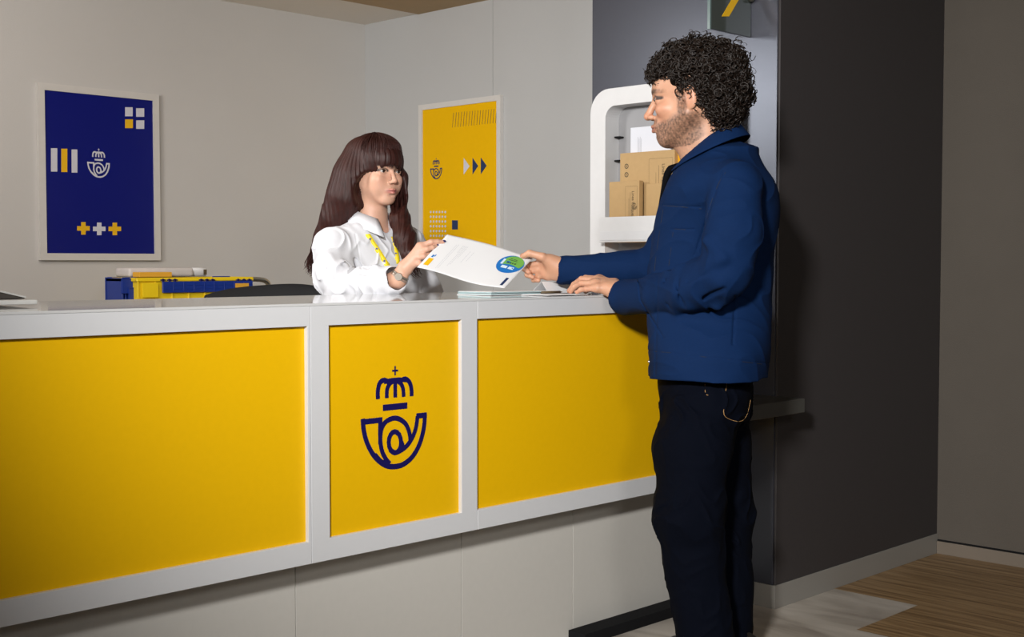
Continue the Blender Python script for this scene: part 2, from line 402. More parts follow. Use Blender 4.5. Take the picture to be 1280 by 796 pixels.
def boxprint(b, pl, x0, y0, x1, y1, big):
    bm = bmesh.new()
    w = .0007
    for a, c in (((x0, y0), (x1, y0)), ((x1, y0), (x1, y1)), ((x1, y1), (x0, y1)), ((x0, y1), (x0, y0))): ribbon_bm(bm, pl, [a, c], w)
    k = (x1-x0)
    for f, l in ((.3, .55), (.42, .7), (.52, .4)):
        ribbon_bm(bm, pl, [(x0+k*f, y0+(y1-y0)*.15), (x0+k*f, y0+(y1-y0)*(.15+l))], .0012)
    finish('printed_border', bm, M['ink'], b)
    text('printed_name', 'Línea Bosques', pl, x0+k*.56, y1-(y1-y0)*.12, (y1-y0)*.115, M['ink'], b, rot=-PI/2)
    emblem('emblem', pl, x0+k*.80, y0+(y1-y0)*.5, .03*big, M['ink'], b)
t, b, pl = cardbox('kraft_box', 'large kraft cardboard box with printed panel, standing behind the smaller boxes', 2.713, 2.957, 1.228, 1.540, 3.55, 3.578)
boxprint(b, pl, .132, .125, .235, .285, 1.0)
bm = bmesh.new()
for cx, cz in ((.030, .265), (.030, .235)):
    ribbon_bm(bm, pl, [(cx+.008*math.cos(a*PI/4), cz+.008*math.sin(a*PI/4)) for a in range(8)], .003, True)
    ribbon_bm(bm, pl, [(cx, cz-.004), (cx, cz+.004)], .003)
finish('recycling_marks', bm, M['ink'], b); adopt(t)
t, b, pl = cardbox('kraft_box', 'small kraft cardboard box in the rack, left front, with light printed panel', 2.835, 2.972, 1.228, 1.437, 3.508, 3.530)
boxprint(b, pl, .075, .05, .128, .19, .7); adopt(t)
t, b, pl = cardbox('kraft_box', 'kraft cardboard box half hidden behind the man\'s lapel in the rack', 2.66, 2.826, 1.228, 1.425, 3.533, 3.548)
adopt(t)
t, b, pl = cardbox('padded_envelope', 'white padded envelope standing behind the large kraft box', 2.755, 2.935, 1.232, 1.632, 3.581, 3.589, cat='envelope', m='paper2')
bm = bmesh.new()
for i in range(4): ribbon_bm(bm, pl, [(.035+.005*i, .31), (.035+.005*i, .365-.006*(i % 2))], .0012)
finish('printed_lines', bm, M['grey_ink'], b); adopt(t)
t, b, pl = cardbox('padded_envelope', 'bright yellow padded envelope showing behind the man\'s collar', 2.585, 2.73, 1.232, 1.55, 3.568, 3.588, cat='envelope', m='env_yellow')
emblem('emblem', pl, .062, .285, .04, M['ink'], b); adopt(t)
t = thing('padded_envelope', 'orange-yellow padded envelope lying under the rack tray', 'envelope', (3.53, 2.9, 1.105))
rt = Matrix.Rotation(math.radians(-38), 3, 'Y')
finish('packet', box_bm(3.46, 3.59, 2.80, 2.94, 1.145, 1.157, .004, 2, rot=rt), M['env_yellow'], t)
finish('packet_edge', box_bm(3.462, 3.588, 2.94, 2.956, 1.146, 1.156, .002, 1, rot=rt, piv=(3.525, 2.87, 1.151)), M['env_orange'], t)
adopt(t)

# ------------------------------------------------------------------ blade sign
sg = thing('blade_sign', 'smoked glass blade sign with a yellow stroke, high on the slate wall', 'sign', (XD-.01, 2.45, 1.9))
box('glass_plate', 3.386, XD-.002, 2.444, 2.456, 1.897, 2.27, M['glass_sign'], sg, bev=.001)
box('glass_edge', 3.379, 3.3855, 2.444, 2.456, 1.895, 2.27, M['glass_edge'], sg, bev=.001)
ps = Plane((0, 2.444, 0), (1, 0, 0), (0, 0, 1), (0, -1, 0))
bm = bmesh.new(); A = at(902, 20.5, 1, 2.444); B = at(911, 20.5, 1, 2.444); dx = at(914, 0, 1, 2.444)-A; k = .14/dx.z
poly_bm(bm, ps, [(A.x, A.z), (B.x, B.z), (B.x+dx.x*k, B.z+.14), (A.x+dx.x*k, A.z+.14)], .0015)
finish('yellow_stroke', bm, M['yellow_print'], sg)
for zz in (2.02, 2.2):
    bm = bmesh.new(); bmesh.ops.create_uvsphere(bm, u_segments=16, v_segments=10, radius=.012)
    for v in bm.verts: v.co += Vector((XD-.016, 2.434, zz))
    finish('standoff', bm, M['steel'], sg, smooth=True)
adopt(sg)

# ------------------------------------------------------------------ things behind the counter
YK = 4.72   # front face of the crates
def kx(px, py, y=YK): return at(px, py, 1, y)
tz = .80
tr_ = thing('mail_trolley', 'steel tube mail trolley carrying the crates beside the rear wall', 'trolley', (3.0, 5.0, 0))
X0, X1 = 2.50, 3.36
finish('deck', box_bm(X0, X1, 4.62, 5.2, tz-.02, tz, .004, 2), M['steel'], tr_)
finish('shelf', box_bm(X0, X1, 4.62, 5.2, .2, .22, .004, 2), M['steel'], tr_)
for sx in (X0+.02, X1-.02):
    for sy in (4.64, 5.18):
        finish('leg', tube_bm([(sx, sy, .09), (sx, sy, tz-.021)], .012), M['steel'], tr_, smooth=True)
        finish('caster', tube_bm([(sx-.012, sy, .045), (sx+.012, sy, .045)], .045, 18), M['blackpl'], tr_)
h0 = kx(314, 349); h1 = kx(334, 349.5); h2 = kx(339, 356); h3 = kx(334, 366)
hp = [(h0.x-.03, YK+.02, h0.z), (h0.x+.02, YK+.02, h0.z), (h1.x-.02, YK+.02, h1.z), (h1.x+.005, YK+.02, h1.z-.006), (h2.x, YK+.02, h2.z), (h2.x-.004, YK+.02, h3.z), (h3.x-.006, YK+.02, h3.z-.05), (X1-.06, YK+.02, tz-.001)]
finish('handle', tube_bm(smooth_pts(hp, n=5), .011), M['steel'], tr_, smooth=True)
adopt(tr_)
xa, xb = kx(172, 350).x, kx(314, 350).x; xm = kx(201, 350).x
zt1 = kx(201, 347).z; zt2 = kx(201, 352).z; zb2 = kx(201, 366).z
cy = thing('mail_crate', 'yellow plastic mail crate with blue side panel on the trolley', 'crate', ((xa+xb)/2, 4.95, tz))
def crate(root, x0, x1, y0, y1, z0, z1, m, w=.008):
    bm = bmesh.new()
    box_bm(x0, x1, y0, y1, z0, z0+.01, .002, 1, bm)
    box_bm(x0, x0+w, y0, y1, z0+.01, z1, .002, 1, bm); box_bm(x1-w, x1, y0, y1, z0+.01, z1, .002, 1, bm)
    box_bm(x0+w, x1-w, y0, y0+w, z0+.01, z1, .002, 1, bm); box_bm(x0+w, x1-w, y1-w, y1, z0+.01, z1, .002, 1, bm)
    for (a, b, c, d) in ((x0-.008, x1+.008, y0-.008, y0+w), (x0-.008, x1+.008, y1-w, y1+.008), (x0-.008, x0+w, y0, y1), (x1-w, x1+.008, y0, y1)):
        box_bm(a, b, c, d, z1-.016, z1, .003, 1, bm)
    k = max(3, int((x1-x0)/.07))
    for i in range(k+1):
        xx = x0+(x1-x0)*i/k
        box_bm(xx-.003, xx+.003, y0-.006, y0, z0+.01, z1-.016, .001, 1, bm)
    return finish('tub', bm, m, root)
crate(cy, xa, xb, YK, 4.94, tz, zt1, M['crate_y'])
bm = box_bm(xm, xb-.002, YK-.016, YK-.0065, zb2, zt2, .002, 1)
n = 9
for i in range(1, n):
    xx = xm+(xb-xm)*i/n; box_bm(xx-.002, xx+.002, YK-.018, YK-.016, zb2+.004, zt2-.004, .0005, 1, bm)
for zz in (.33, .66): box_bm(xm+.004, xb-.006, YK-.0175, YK-.016, zb2+(zt2-zb2)*zz-.001, zb2+(zt2-zb2)*zz+.001, .0004, 1, bm)
bp_ = finish('blue_side_panel', bm, M['crate_b'], cy)
a = kx(291, 354); b = kx(308, 359)
box('orange_card', a.x, b.x, YK-.0195, YK-.018, b.z, a.z, M['crate_o'], bp_, bev=.0005)
for px in (202, 210, 217, 250, 257, 264, 296, 303, 310):
    bm = bmesh.new(); q = kx(px, 350); box_bm(q.x-.006, q.x+.006, YK-.013, YK-.009, q.z-.012, q.z+.006, .002, 1, bm); box_bm(q.x-.012, q.x+.012, YK-.013, YK-.009, q.z-.002, q.z+.003, .001, 1, bm)
    finish('clip', bm, M['navy'], cy)
a = kx(176, 352); box('corner_latch', a.x, kx(196, 352).x, YK-.014, YK-.009, kx(176, 372).z, a.z-.005, M['crate_y'], cy, bev=.002)
adopt(cy)
xc0 = kx(145, 350, 4.93).x; xc1 = xa-.012; zc = kx(150, 347.5, 4.80).z
cb = thing('mail_crate', 'blue plastic mail crate at the left end of the trolley', 'crate', ((xc0+xc1)/2, 4.95, tz))
crate(cb, xc0+.008, xc1-.010, 4.78, 4.93, tz, zc, M['crate_b'])
q = kx(144, 366.5, 4.77); box('end_cap', xc0+.01, xc1-.03, 4.758, 4.771, q.z, zc-.004, M['crate_b'], cb, bev=.003)
q2 = kx(165, 360, 4.77); box('lower_cap', q2.x, xc1-.006, 4.752, 4.7575, q2.z-.07, q2.z, M['crate_b'], cb, bev=.003)
adopt(cb)
# contents
a = at(164, 340, 1, 4.80); b = at(205, 347, 1, 4.80)
o = box('orange_parcel', a.x, b.x, 4.735, 4.79, zt1+.002, a.z, M['crate_o'], bev=.003); tag(o, 'orange card parcel lying on the rim of the yellow crate', 'parcel')
o.data.transform(Matrix.Translation((0, 0, 0)))
a = at(150, 333.5, 1, 4.82); b = at(262, 334, 1, 4.82)
bm = box_bm(a.x+.03, b.x-.09, 4.80, 4.92, zt1+.002, a.z-.004, .012, 3)
bd = tag(finish('mail_bundle', bm, M['bundle'], smooth=True), 'pale plastic-wrapped bundle of mail lying across the top of the yellow crate', 'parcel')
e0 = at(245, 340, 1, 4.84); 
t = thing('folded_envelope', 'white rolled envelope with dark print at bundle end', 'envelope', (e0.x, 4.9, zt1-.1))
bm = tube_bm([(b.x-.085, 4.87, zt1+.021), (b.x-.03, 4.85, zt1+.021), (b.x+.0, 4.84, zt1+.021)], .019, 16)
for v in bm.verts: v.co.z = v.co.z*1.0; v.co.y = 4.86+(v.co.y-4.86)*.5
pe = finish('paper_roll', bm, M['paper'], t, smooth=True)
box("dark_print", b.x-.018, b.x-.004, 4.836, 4.840, zt1+.010, zt1+.032, M['ink'], pe, bev=0); adopt(t)
a = at(265, 346, 1, 4.80); b = at(286, 348, 1, 4.80)
o = box('blue_folder', a.x, b.x, 4.79, 4.80, zt1-.14, a.z+.003, M['crate_b'], bev=.002); tag(o, 'thin blue folder poking out of the yellow crate', 'folder')
# black chair
ch = thing('office_chair', 'black office chair whose low backrest shows behind the counter', 'chair', (2.555, 3.735, 0), rz=math.radians(-38))
bm = bmesh.new()
def backrest():
    nx, nz = 20, 10; V = []
    for j in range(nz+1):
        row = []
        for i in range(nx+1):
            s = (i/nx*2-1); z = .62+.451*j/nz
            w = .225*(1-.12*(j/nz)**3); zz = z-(.02*abs(s)**3 if j == nz else 0)+.014*s*(j/nz)
            row.append((s*w, .03*(1-s*s)+.05*(j/nz), zz))
        V.append(row)
    f = [[bm.verts.new(p) for p in r] for r in V]; b = [[bm.verts.new((p[0], p[1]-.04, p[2])) for p in r] for r in V]
    for j in range(nz):
        for i in range(nx):
            bm.faces.new((f[j][i], f[j][i+1], f[j+1][i+1], f[j+1][i])); bm.faces.new((b[j][i], b[j+1][i], b[j+1][i+1], b[j][i+1]))
    for j in range(nz):
        for i in (0, nx): bm.faces.new((f[j][i], f[j+1][i], b[j+1][i], b[j][i]))
    for i in range(nx):
        for j in (0, nz): bm.faces.new((f[j][i], f[j][i+1], b[j][i+1], b[j][i]))
    bmesh.ops.bevel(bm, geom=[e for e in bm.edges if e.calc_face_angle(0) > 1.2], offset=.012, segments=3, affect='EDGES')
backrest(); finish('backrest', bm, M['blackpl'], ch, smooth=True)
finish('seat', box_bm(-.23, .23, .02, .46, .58, .64, .025, 3), M['blackpl'], ch, smooth=True)
finish('back_support', tube_bm([(0, .05, .57), (0, -.04, .60), (0, -.035, .80)], .015), M['blackpl'], ch)
finish('gas_lift', tube_bm([(0, .22, .10), (0, .22, .578)], .025, 16), M['steel'], ch, smooth=True)
for k in range(5):
    a = 2*PI*k/5; e = (.27*math.cos(a), .22+.27*math.sin(a))
    finish('leg', tube_bm([(0.03*math.cos(a), .22+.03*math.sin(a), .10), (e[0], e[1], .07)], [.02, .014]), M['blackpl'], ch)
    finish('caster', tube_bm([(e[0]-.02, e[1], .03), (e[0]+.02, e[1], .03)], .03, 14), M['blackpl'], ch)
# grey sloping device at far left of the worktop
dv = thing('counter_terminal', 'grey sloping terminal on white base at the far left of the worktop', 'terminal', (1.2, 2.85, 1.055))
bm = box_bm(.80, 1.272, 2.72, 2.98, 1.0585, 1.069, .003, 2)
finish('base', bm, M['devw'], dv)
bm = bmesh.new()
prof = [(.84, 1.070), (1.262, 1.070), (1.262, 1.073), (1.12, 1.108), (.88, 1.13), (.84, 1.12)]
A_ = [bm.verts.new((x, 2.76, z)) for x, z in prof]; B_ = [bm.verts.new((x, 2.97, z)) for x, z in prof]
bm.faces.new(A_); bm.faces.new(B_[::-1])
for i in range(6): bm.faces.new((A_[i], B_[i], B_[(i+1) % 6], A_[(i+1) % 6]))
bmesh.ops.bevel(bm, geom=bm.edges[:], offset=.0015, segments=1, affect='EDGES')
hs = finish('housing', bm, M['dev'], dv)
bm = bmesh.new(); ribbon = [(1.262, 2.757, 1.0735), (1.12, 2.757, 1.1085), (.88, 2.757, 1.1305)]
finish('edge_trim', tube_bm(ribbon, .0022, 6), M['devw'], hs)
adopt(dv)
# leaflets, card and pen on the worktop
WZ = 1.0545
def on_top(px, w_y):   # x of a point seen at photo column px on the worktop at depth y
    r = vF+vR*(px-640)/FPX; return float(r[0]/r[1]*w_y)
xl0, xl1 = on_top(612, 2.66), on_top(684, 2.66)
t = thing('leaflet_stack', 'thin stack of pale green and white leaflets on the worktop', 'leaflets', ((xl0+xl1)/2, 2.72, WZ))
for i in range(5):
    finish('leaflet', box_bm(xl0+.004*i % .009, xl1+.006*(i % 2), 2.655+.004*(i % 3), 2.80, WZ+.0022*i, WZ+.0022*i+.0016, .0004, 1), M['cyan_paper'] if i % 2 else M['paper'], t)
adopt(t)
bm = bmesh.new()
yk = 2.70; P0 = at(677, 352, 1, yk+.03); P1 = at(731, 354, 1, yk+.03)
xk0, xk1 = P0.x, P1.x
pts = [(xk0-.002, yk, WZ+.001), (xk1+.002, yk, WZ+.001), (xk1, yk+.03, P1.z), (xk0, yk+.03, P0.z)]
f = [bm.verts.new(p) for p in pts]
h = [bm.verts.new((p[0], yk+.075, WZ+.001)) for p in pts[:2]]
bm.faces.new(f); bm.faces.new((f[3], f[2], h[1], h[0])); 
o = finish('folded_card', bm, M['paper']); so = o.modifiers.new('s', 'SOLIDIFY'); so.thickness = .001; so.offset = 0
tag(o, 'white folded card tented on the worktop under the man\'s sleeve', 'card')
xk0, xk1 = on_top(676, 2.56), on_top(726, 2.56)
o = box('white_sheet', xk0, xk1, 2.53, 2.64, WZ, WZ+.0016, M['paper'], bev=.0003); tag(o, 'white sheet of paper under the man\'s resting fingertips', 'paper')
pn = thing('pen', 'dark pen with silver clip lying by the white sheet', 'pen', (2.70, 2.65, WZ+.0065))
finish('barrel', tube_bm([(on_top(684, 2.63), 2.655, WZ+.0056), (on_top(706, 2.63), 2.650, WZ+.0056)], .0038, 10), M['ink'], pn, smooth=True)
finish('nib', tube_bm([(on_top(706, 2.63)+.0003, 2.650, WZ+.0056), (on_top(709, 2.63), 2.6495, WZ+.0056)], [.003, .0008], 10), M['steel'], pn, smooth=True)
adopt(pn)
# ------------------------------------------------------------------ implicit modelling: smooth unions of simple forms, meshed by surface nets
class Frame:
    """local axes (rows of B), origin c and scale s"""
    def __init__(s_, c, B, s=1.): s_.c = np.array(c, float); s_.B = np.array(B, float); s_.s = s
    def to(s_, P): return ((P-s_.c)@s_.B.T)/s_.s
    def out(s_, p): return s_.c+s_.s*(np.array(p, float)@s_.B)
WORLD = Frame((0, 0, 0), np.eye(3))
class Sdf:
    def __init__(s): s.p = []; s.disp = None
    def _add(s, fn, c, r, k, op, fr):
        fr = fr or WORLD; s.p.append((fn, fr.out(c), r*fr.s, k*fr.s, op, fr)); return s
    def cone(s, a, b, ra, rb=None, k=.01, op='u', fr=None):
        a = np.array(a, float); b = np.array(b, float); rb = ra if rb is None else rb; ab = b-a; L2 = max(ab@ab, 1e-12)
        def fn(P):
            q = P-a; h = np.clip(q@ab/L2, 0, 1); q = q-h[:, None]*ab
            return np.sqrt((q*q).sum(1))-(ra+(rb-ra)*h)
        return s._add(fn, (a+b)/2, math.sqrt(L2)/2+max(ra, rb), k, op, fr)
    def chain(s, pts, rs, k=.004, k0=None, fr=None):
        for i in range(len(pts)-1): s.cone(pts[i], pts[i+1], rs[i], rs[i+1], k if i else (k0 or k), 'u', fr)
        return s
    def ell(s, c, r, k=.01, op='u', fr=None, rot=None):
        c = np.array(c, float); r = np.array(r, float); R = np.eye(3) if rot is None else np.array(rot, float)
        def fn(P):
            q = (P-c)@R.T; k0 = np.sqrt(((q/r)**2).sum(1)); k1 = np.sqrt(((q/r**2)**2).sum(1))+1e-9
            return k0*(k0-1)/k1
        return s._add(fn, c, r.max(), k, op, fr)
    def stack(s, kn, ax, k=.01, op='u', p=2.):
        """kn: rows z, cu, cw, a(fwd), b(left); ax: fwd 2-vector"""
        kn = np.array(sorted(kn), float); f = np.array(ax, float); l = np.array((-f[1], f[0]))
        zz = np.linspace(kn[0, 0], kn[-1, 0], 80)
        vals = [np.interp(zz, kn[:, 0], kn[:, i]) for i in range(1, 5)]
        ker = np.array([1, 2, 3, 2, 1.])/9
        vals = [np.convolve(np.pad(v, 2, mode='edge'), ker, 'valid') for v in vals]
        z0, z1 = kn[0, 0], kn[-1, 0]
        def fn(P):
            cu, cw, a, b = [np.interp(P[:, 2], zz, v) for v in vals]
            x = P[:, 0]-cu; y = P[:, 1]-cw; F_ = x*f[0]+y*f[1]; L_ = x*l[0]+y*l[1]
            r = (np.abs(F_/a)**p+np.abs(L_/b)**p)**(1/p)
            d = (r-1)*np.minimum(a, b)*.92
            return np.maximum(d, np.maximum(z0-P[:, 2], P[:, 2]-z1))
        c = (kn[:, 1].mean(), kn[:, 2].mean(), (z0+z1)/2)
        return s._add(fn, c, math.hypot((z1-z0)/2, kn[:, 3:].max()+.06), k, op, None)
    def ev(s, P, c=None, rad=1e9):
        d = np.full(len(P), 1.)
        for fn, bc, br, k, op, fr in s.p:
            if c is not None and np.linalg.norm(bc-c)-br-rad > max(.03, 2.5*k): continue
            e = fn(P if fr is WORLD else fr.to(P))*fr.s
            if op == 's': e = -e; m = np.maximum
            if op == 'u':
                h = np.maximum(k-np.abs(d-e), 0)/max(k, 1e-9); d = np.minimum(d, e)-h*h*k*.25
            else:
                if op == 'i': pass
                h = np.maximum(k-np.abs(d-e), 0)/max(k, 1e-9); d = np.maximum(d, e)+h*h*k*.25
        if s.disp is not None:
            m = np.abs(d) < .03
            if m.any(): d[m] += s.disp(P[m])
        return d
    def mesh(s, name, h, lo=None, hi=None):
        B = 12
        if lo is None:
            cs = np.array([q[1] for q in s.p if q[4] == 'u']); rs = np.array([q[2] for q in s.p if q[4] == 'u'])
            lo = (cs-rs[:, None]).min(0)-.02; hi = (cs+rs[:, None]).max(0)+.02
        lo = np.array(lo, float); nb = np.ceil((np.array(hi)-lo)/(B*h)).astype(int)
        I = np.stack(np.meshgrid(*[np.arange(n) for n in nb], indexing='ij'), -1).reshape(-1, 3)
        cen = lo+(I+.5)*B*h; rad = B*h*.87
        keep = np.zeros(len(I), bool)
        sup = 4  # coarse pass in super-blocks
        key = (I//sup)@np.array([1000000, 1000, 1])
        for kk in np.unique(key):
            m = np.where(key == kk)[0]; cc = cen[m].mean(0); rr = np.linalg.norm(cen[m]-cc, axis=1).max()+rad
            d = s.ev(cen[m], cc, rr); keep[m] = np.abs(d) < rad*1.25+.006
        I = I[keep]; cen = cen[keep]
        N = nb*B+2; g = np.arange(B+1)
        off = np.stack(np.meshgrid(g, g, g, indexing='ij'), -1).reshape(-1, 3)
        ids = []; pos = []; quads = []
        mul = np.array([N[1]*N[2], N[2], 1], np.int64)
        corner = [(a, b, c) for a in (0, 1) for b in (0, 1) for c in (0, 1)]
        edges = [(i, j) for i in range(8) for j in range(i+1, 8) if sum(abs(corner[i][q]-corner[j][q]) for q in range(3)) == 1]
        for bi, c in zip(I, cen):
            base = bi*B
            P = lo+(base+off)*h
            D = s.ev(P, c, rad).reshape(B+1, B+1, B+1)
            if D.min() > 0 or D.max() < 0: continue
            cd = [D[a:a+B, b:b+B, e:e+B] for a, b, e in corner]
            ns = sum((x < 0).astype(np.int8) for x in cd); act = (ns > 0) & (ns < 8)
            if act.any():
                A = np.argwhere(act); V = np.zeros((len(A), 3)); cnt = np.zeros(len(A))
                dv = [x[act] for x in cd]
                for i, j in edges:
                    a, b = dv[i], dv[j]; m = (a < 0) != (b < 0)
                    t = np.where(m, a/np.where(m, a-b, 1), 0)
                    ci = np.array(corner[i]); cj = np.array(corner[j])
                    V += np.where(m[:, None], ci+(cj-ci)*t[:, None], 0); cnt += m
                V = V/cnt[:, None]+A
                ids.append((base+A+1)@mul); pos.append(lo+(base+V)*h)
            for ax in range(3):
                b_, c_ = (ax+1) % 3, (ax+2) % 3
                sl0 = [slice(0, B)]*3; sl1 = [slice(0, B)]*3; sl1[ax] = slice(1, B+1)
                a0 = D[tuple(sl0)] < 0; a1 = D[tuple(sl1)] < 0; m = a0 != a1
                if not m.any(): continue
                E = np.argwhere(m)+base+1; fl = a0[m]
                eb = np.zeros(3, int); eb[b_] = 1; ec = np.zeros(3, int); ec[c_] = 1
                q = np.stack([E@mul, (E-eb)@mul, (E-eb-ec)@mul, (E-ec)@mul], 1)
                q[fl] = q[fl][:, ::-1]; quads.append(q[:, ::-1])
        ids = np.concatenate(ids); pos = np.concatenate(pos); quads = np.concatenate(quads)
        o = np.argsort(ids); ids = ids[o]; pos = pos[o]
        ix = np.searchsorted(ids, quads); ix = np.clip(ix, 0, len(ids)-1)
        ok = (ids[ix] == quads).all(1); ix = ix[ok]
        # keep only the largest connected surfaces is not needed: forms are joined
        me = bpy.data.meshes.new(name)
        me.vertices.add(len(pos)); me.vertices.foreach_set('co', pos.astype(np.float32).ravel())
        me.loops.add(len(ix)*4); me.loops.foreach_set('vertex_index', ix.astype(np.int32).ravel())
        me.polygons.add(len(ix)); me.polygons.foreach_set('loop_start', np.arange(0, len(ix)*4, 4, dtype=np.int32))
        me.polygons.foreach_set('use_smooth', np.ones(len(ix), bool))
        me.update(); me.validate()
        return me, pos
rng = np.random.default_rng(5)
class Noise:
    def __init__(s, n, lo, hi, stretch=(1, 1, 1), seed=1):
        r = np.random.default_rng(seed); d = r.normal(size=(n, 3)); d /= np.linalg.norm(d, axis=1)[:, None]
        f = np.exp(r.uniform(math.log(lo), math.log(hi), n)); s.K = d*f[:, None]*np.array(stretch)*2*PI; s.ph = r.uniform(0, 6.28, n); s.a = (lo/f)**.5; s.n = n
    def __call__(s, P):
        return (np.sin(P@s.K.T+s.ph)*s.a).sum(1)/math.sqrt((s.a**2).sum()/2+1e-9)/1.5
def tint(me, cols):
    at_ = me.color_attributes.new('tint', 'FLOAT_COLOR', 'POINT')
    a = np.ones((len(me.vertices), 4), np.float32); a[:, :3] = cols; at_.data.foreach_set('color', a.ravel())
def tint_mat(name, rough, sss=0., bump=0., bscale=300, spec=.5, sheen=0):
    m = bpy.data.materials.new(name); m.use_nodes = True; nt = m.node_tree; N = nt.nodes; L = nt.links; b = N['Principled BSDF']
    v = N.new('ShaderNodeVertexColor'); v.layer_name = 'tint'
    tc = N.new('ShaderNodeTexCoord'); no = N.new('ShaderNodeTexNoise'); no.inputs['Scale'].default_value = 45; no.inputs['Detail'].default_value = 5
    L.new(tc.outputs['Object'], no.inputs['Vector'])
    mr = N.new('ShaderNodeMapRange'); mr.inputs[3].default_value = .90; mr.inputs[4].default_value = 1.10
    L.new(no.outputs['Fac'], mr.inputs[0])
    mx = N.new('ShaderNodeVectorMath'); mx.operation = 'MULTIPLY'
    cb = N.new('ShaderNodeCombineXYZ'); [L.new(mr.outputs[0], cb.inputs[i]) for i in range(3)]
    L.new(v.outputs['Color'], mx.inputs[0]); L.new(cb.outputs[0], mx.inputs[1]); L.new(mx.outputs[0], b.inputs['Base Color'])
    b.inputs['Roughness'].default_value = rough; b.inputs['Specular IOR Level'].default_value = spec
    if sss: b.inputs['Subsurface Weight'].default_value = sss; b.inputs['Subsurface Radius'].default_value = (.9, .35, .2); b.inputs['Subsurface Scale'].default_value = .008
    if bump:
        n2 = N.new('ShaderNodeTexNoise'); n2.inputs['Scale'].default_value = bscale; L.new(tc.outputs['Object'], n2.inputs['Vector'])
        bp = N.new('ShaderNodeBump'); bp.inputs['Strength'].default_value = bump; bp.inputs['Distance'].default_value = .0015
        L.new(n2.outputs['Fac'], bp.inputs['Height']); L.new(bp.outputs[0], b.inputs['Normal'])
    return m
M['skin'] = tint_mat('skin', .48, .12, .12, 500)
M['denim'] = mat('dark_denim', (.0009, .0018, .0055), .9, var=.25, scale=260, bump=.2, bscale=900, spec=.08)
M['jacket'] = mat('blue_cotton_twill', (.0022, .0155, .062), .85, var=.10, scale=150, bump=.25, bscale=800, spec=.12)
M['seam'] = mat('navy_thread', (.002, .006, .02), .8)
M['inner'] = mat('black_lining', (.002, .002, .003), .9, spec=.1)
M['shirt'] = mat('white_cotton', (.66, .67, .71), .8, var=.02, bump=.08, bscale=500, spec=.2)
M['hair_m'] = mat('dark_curly_hair', (.006, .004, .003), .9, var=.5, scale=70, spec=.05)
M['curls_m'] = mat('dark_brown_curls', (.012, .0068, .0045), .42, var=.6, scale=70, spec=.4)
M['hair_w'] = mat('brown_auburn_hair', (.030, .0075, .0055), .5, var=.6, scale=55, spec=.28)
M['trouser'] = mat('navy_trousers', (.01, .013, .03), .8)
M['shoe'] = mat('dark_leather', (.012, .01, .009), .4)
M['eye'] = mat('eye_white', (.50, .45, .42), .25); M['iris'] = mat('brown_iris', (.02, .01, .006), .1)
M['lanyard'] = mat('yellow_ribbon', (.80, .62, .01), .5)
M['gold_thread'] = mat('ochre_thread', (.42, .23, .08), .7)
M['snap'] = mat('snap_metal', (.6, .6, .62), .25, metal=.9)
ZA = AZ-PI/2
cpt, spt = math.cos(PT), math.sin(PT)
def Q(px, py, w):
    a = (px-640)/FPX; b = (398-py)/FPX
    d = np.array([a, cpt+b*spt, -spt+b*cpt]); return np.array([0, 0, HC])+d*w/d[1]
def QZ(px, z, w):
    a = (px-640)/FPX; F_ = w*cpt-(z-HC)*spt; return np.array([a*F_, w, z])
class Figure:
    def __init__(s, base): s.b = np.array([base[0], base[1], 0.])
    def place(s, me, name, m, parent=None):
        n = len(me.vertices); a = np.empty(n*3, np.float32); me.vertices.foreach_get('co', a); a = a.reshape(-1, 3)-s.b.astype(np.float32)
        me.vertices.foreach_set('co', a.ravel()); me.update()
        o = link(name, me, m, parent)
        if parent is None:
            R = np.array([vR[0], vR[1]]); Fh = np.array([math.cos(AZ), math.sin(AZ)])
            xy = R*s.b[0]+Fh*s.b[1]; o.location = (xy[0], xy[1], 0); o.rotation_euler = (0, 0, ZA)
        return o
    def bm(s, bm, name, m, parent, smooth=True):
        me = bpy.data.meshes.new(name); bmesh.ops.recalc_face_normals(bm, faces=bm.faces); bm.to_mesh(me); bm.free()
        if smooth: me.polygons.foreach_set('use_smooth', np.ones(len(me.polygons), bool))
        return s.place(me, name, m, parent)
def tubes_mesh(name, curves, sides=4):
    """curves: list of (pts Nx3, radii N); one mesh"""
    Vs = []; Fs = []; off = 0
    for pts, rs in curves:
        n = len(pts); t = np.gradient(pts, axis=0); t /= np.linalg.norm(t, axis=1)[:, None]+1e-9
        ref = np.array([.31, .52, .79]); a = np.cross(t, ref); a /= np.linalg.norm(a, axis=1)[:, None]+1e-9; b = np.cross(t, a)
        ang = np.arange(sides)*2*PI/sides
        V = pts[:, None, :]+(a[:, None, :]*np.cos(ang)[None, :, None]+b[:, None, :]*np.sin(ang)[None, :, None])*np.asarray(rs)[:, None, None]
        Vs.append(V.reshape(-1, 3))
        i = np.arange(n-1)[:, None]*sides; k = np.arange(sides)[None, :]; k2 = (k+1) % sides
        Fs.append((np.stack([i+k, i+k2, i+sides+k2, i+sides+k], -1).reshape(-1, 4))+off); off += n*sides
    V = np.concatenate(Vs); F_ = np.concatenate(Fs)
    me = bpy.data.meshes.new(name); me.vertices.add(len(V)); me.vertices.foreach_set('co', V.astype(np.float32).ravel())
    me.loops.add(F_.size); me.loops.foreach_set('vertex_index', F_.astype(np.int32).ravel())
    me.polygons.add(len(F_)); me.polygons.foreach_set('loop_start', np.arange(0, F_.size, 4, dtype=np.int32))
    me.polygons.foreach_set('use_smooth', np.ones(len(F_), bool)); me.update(); return me
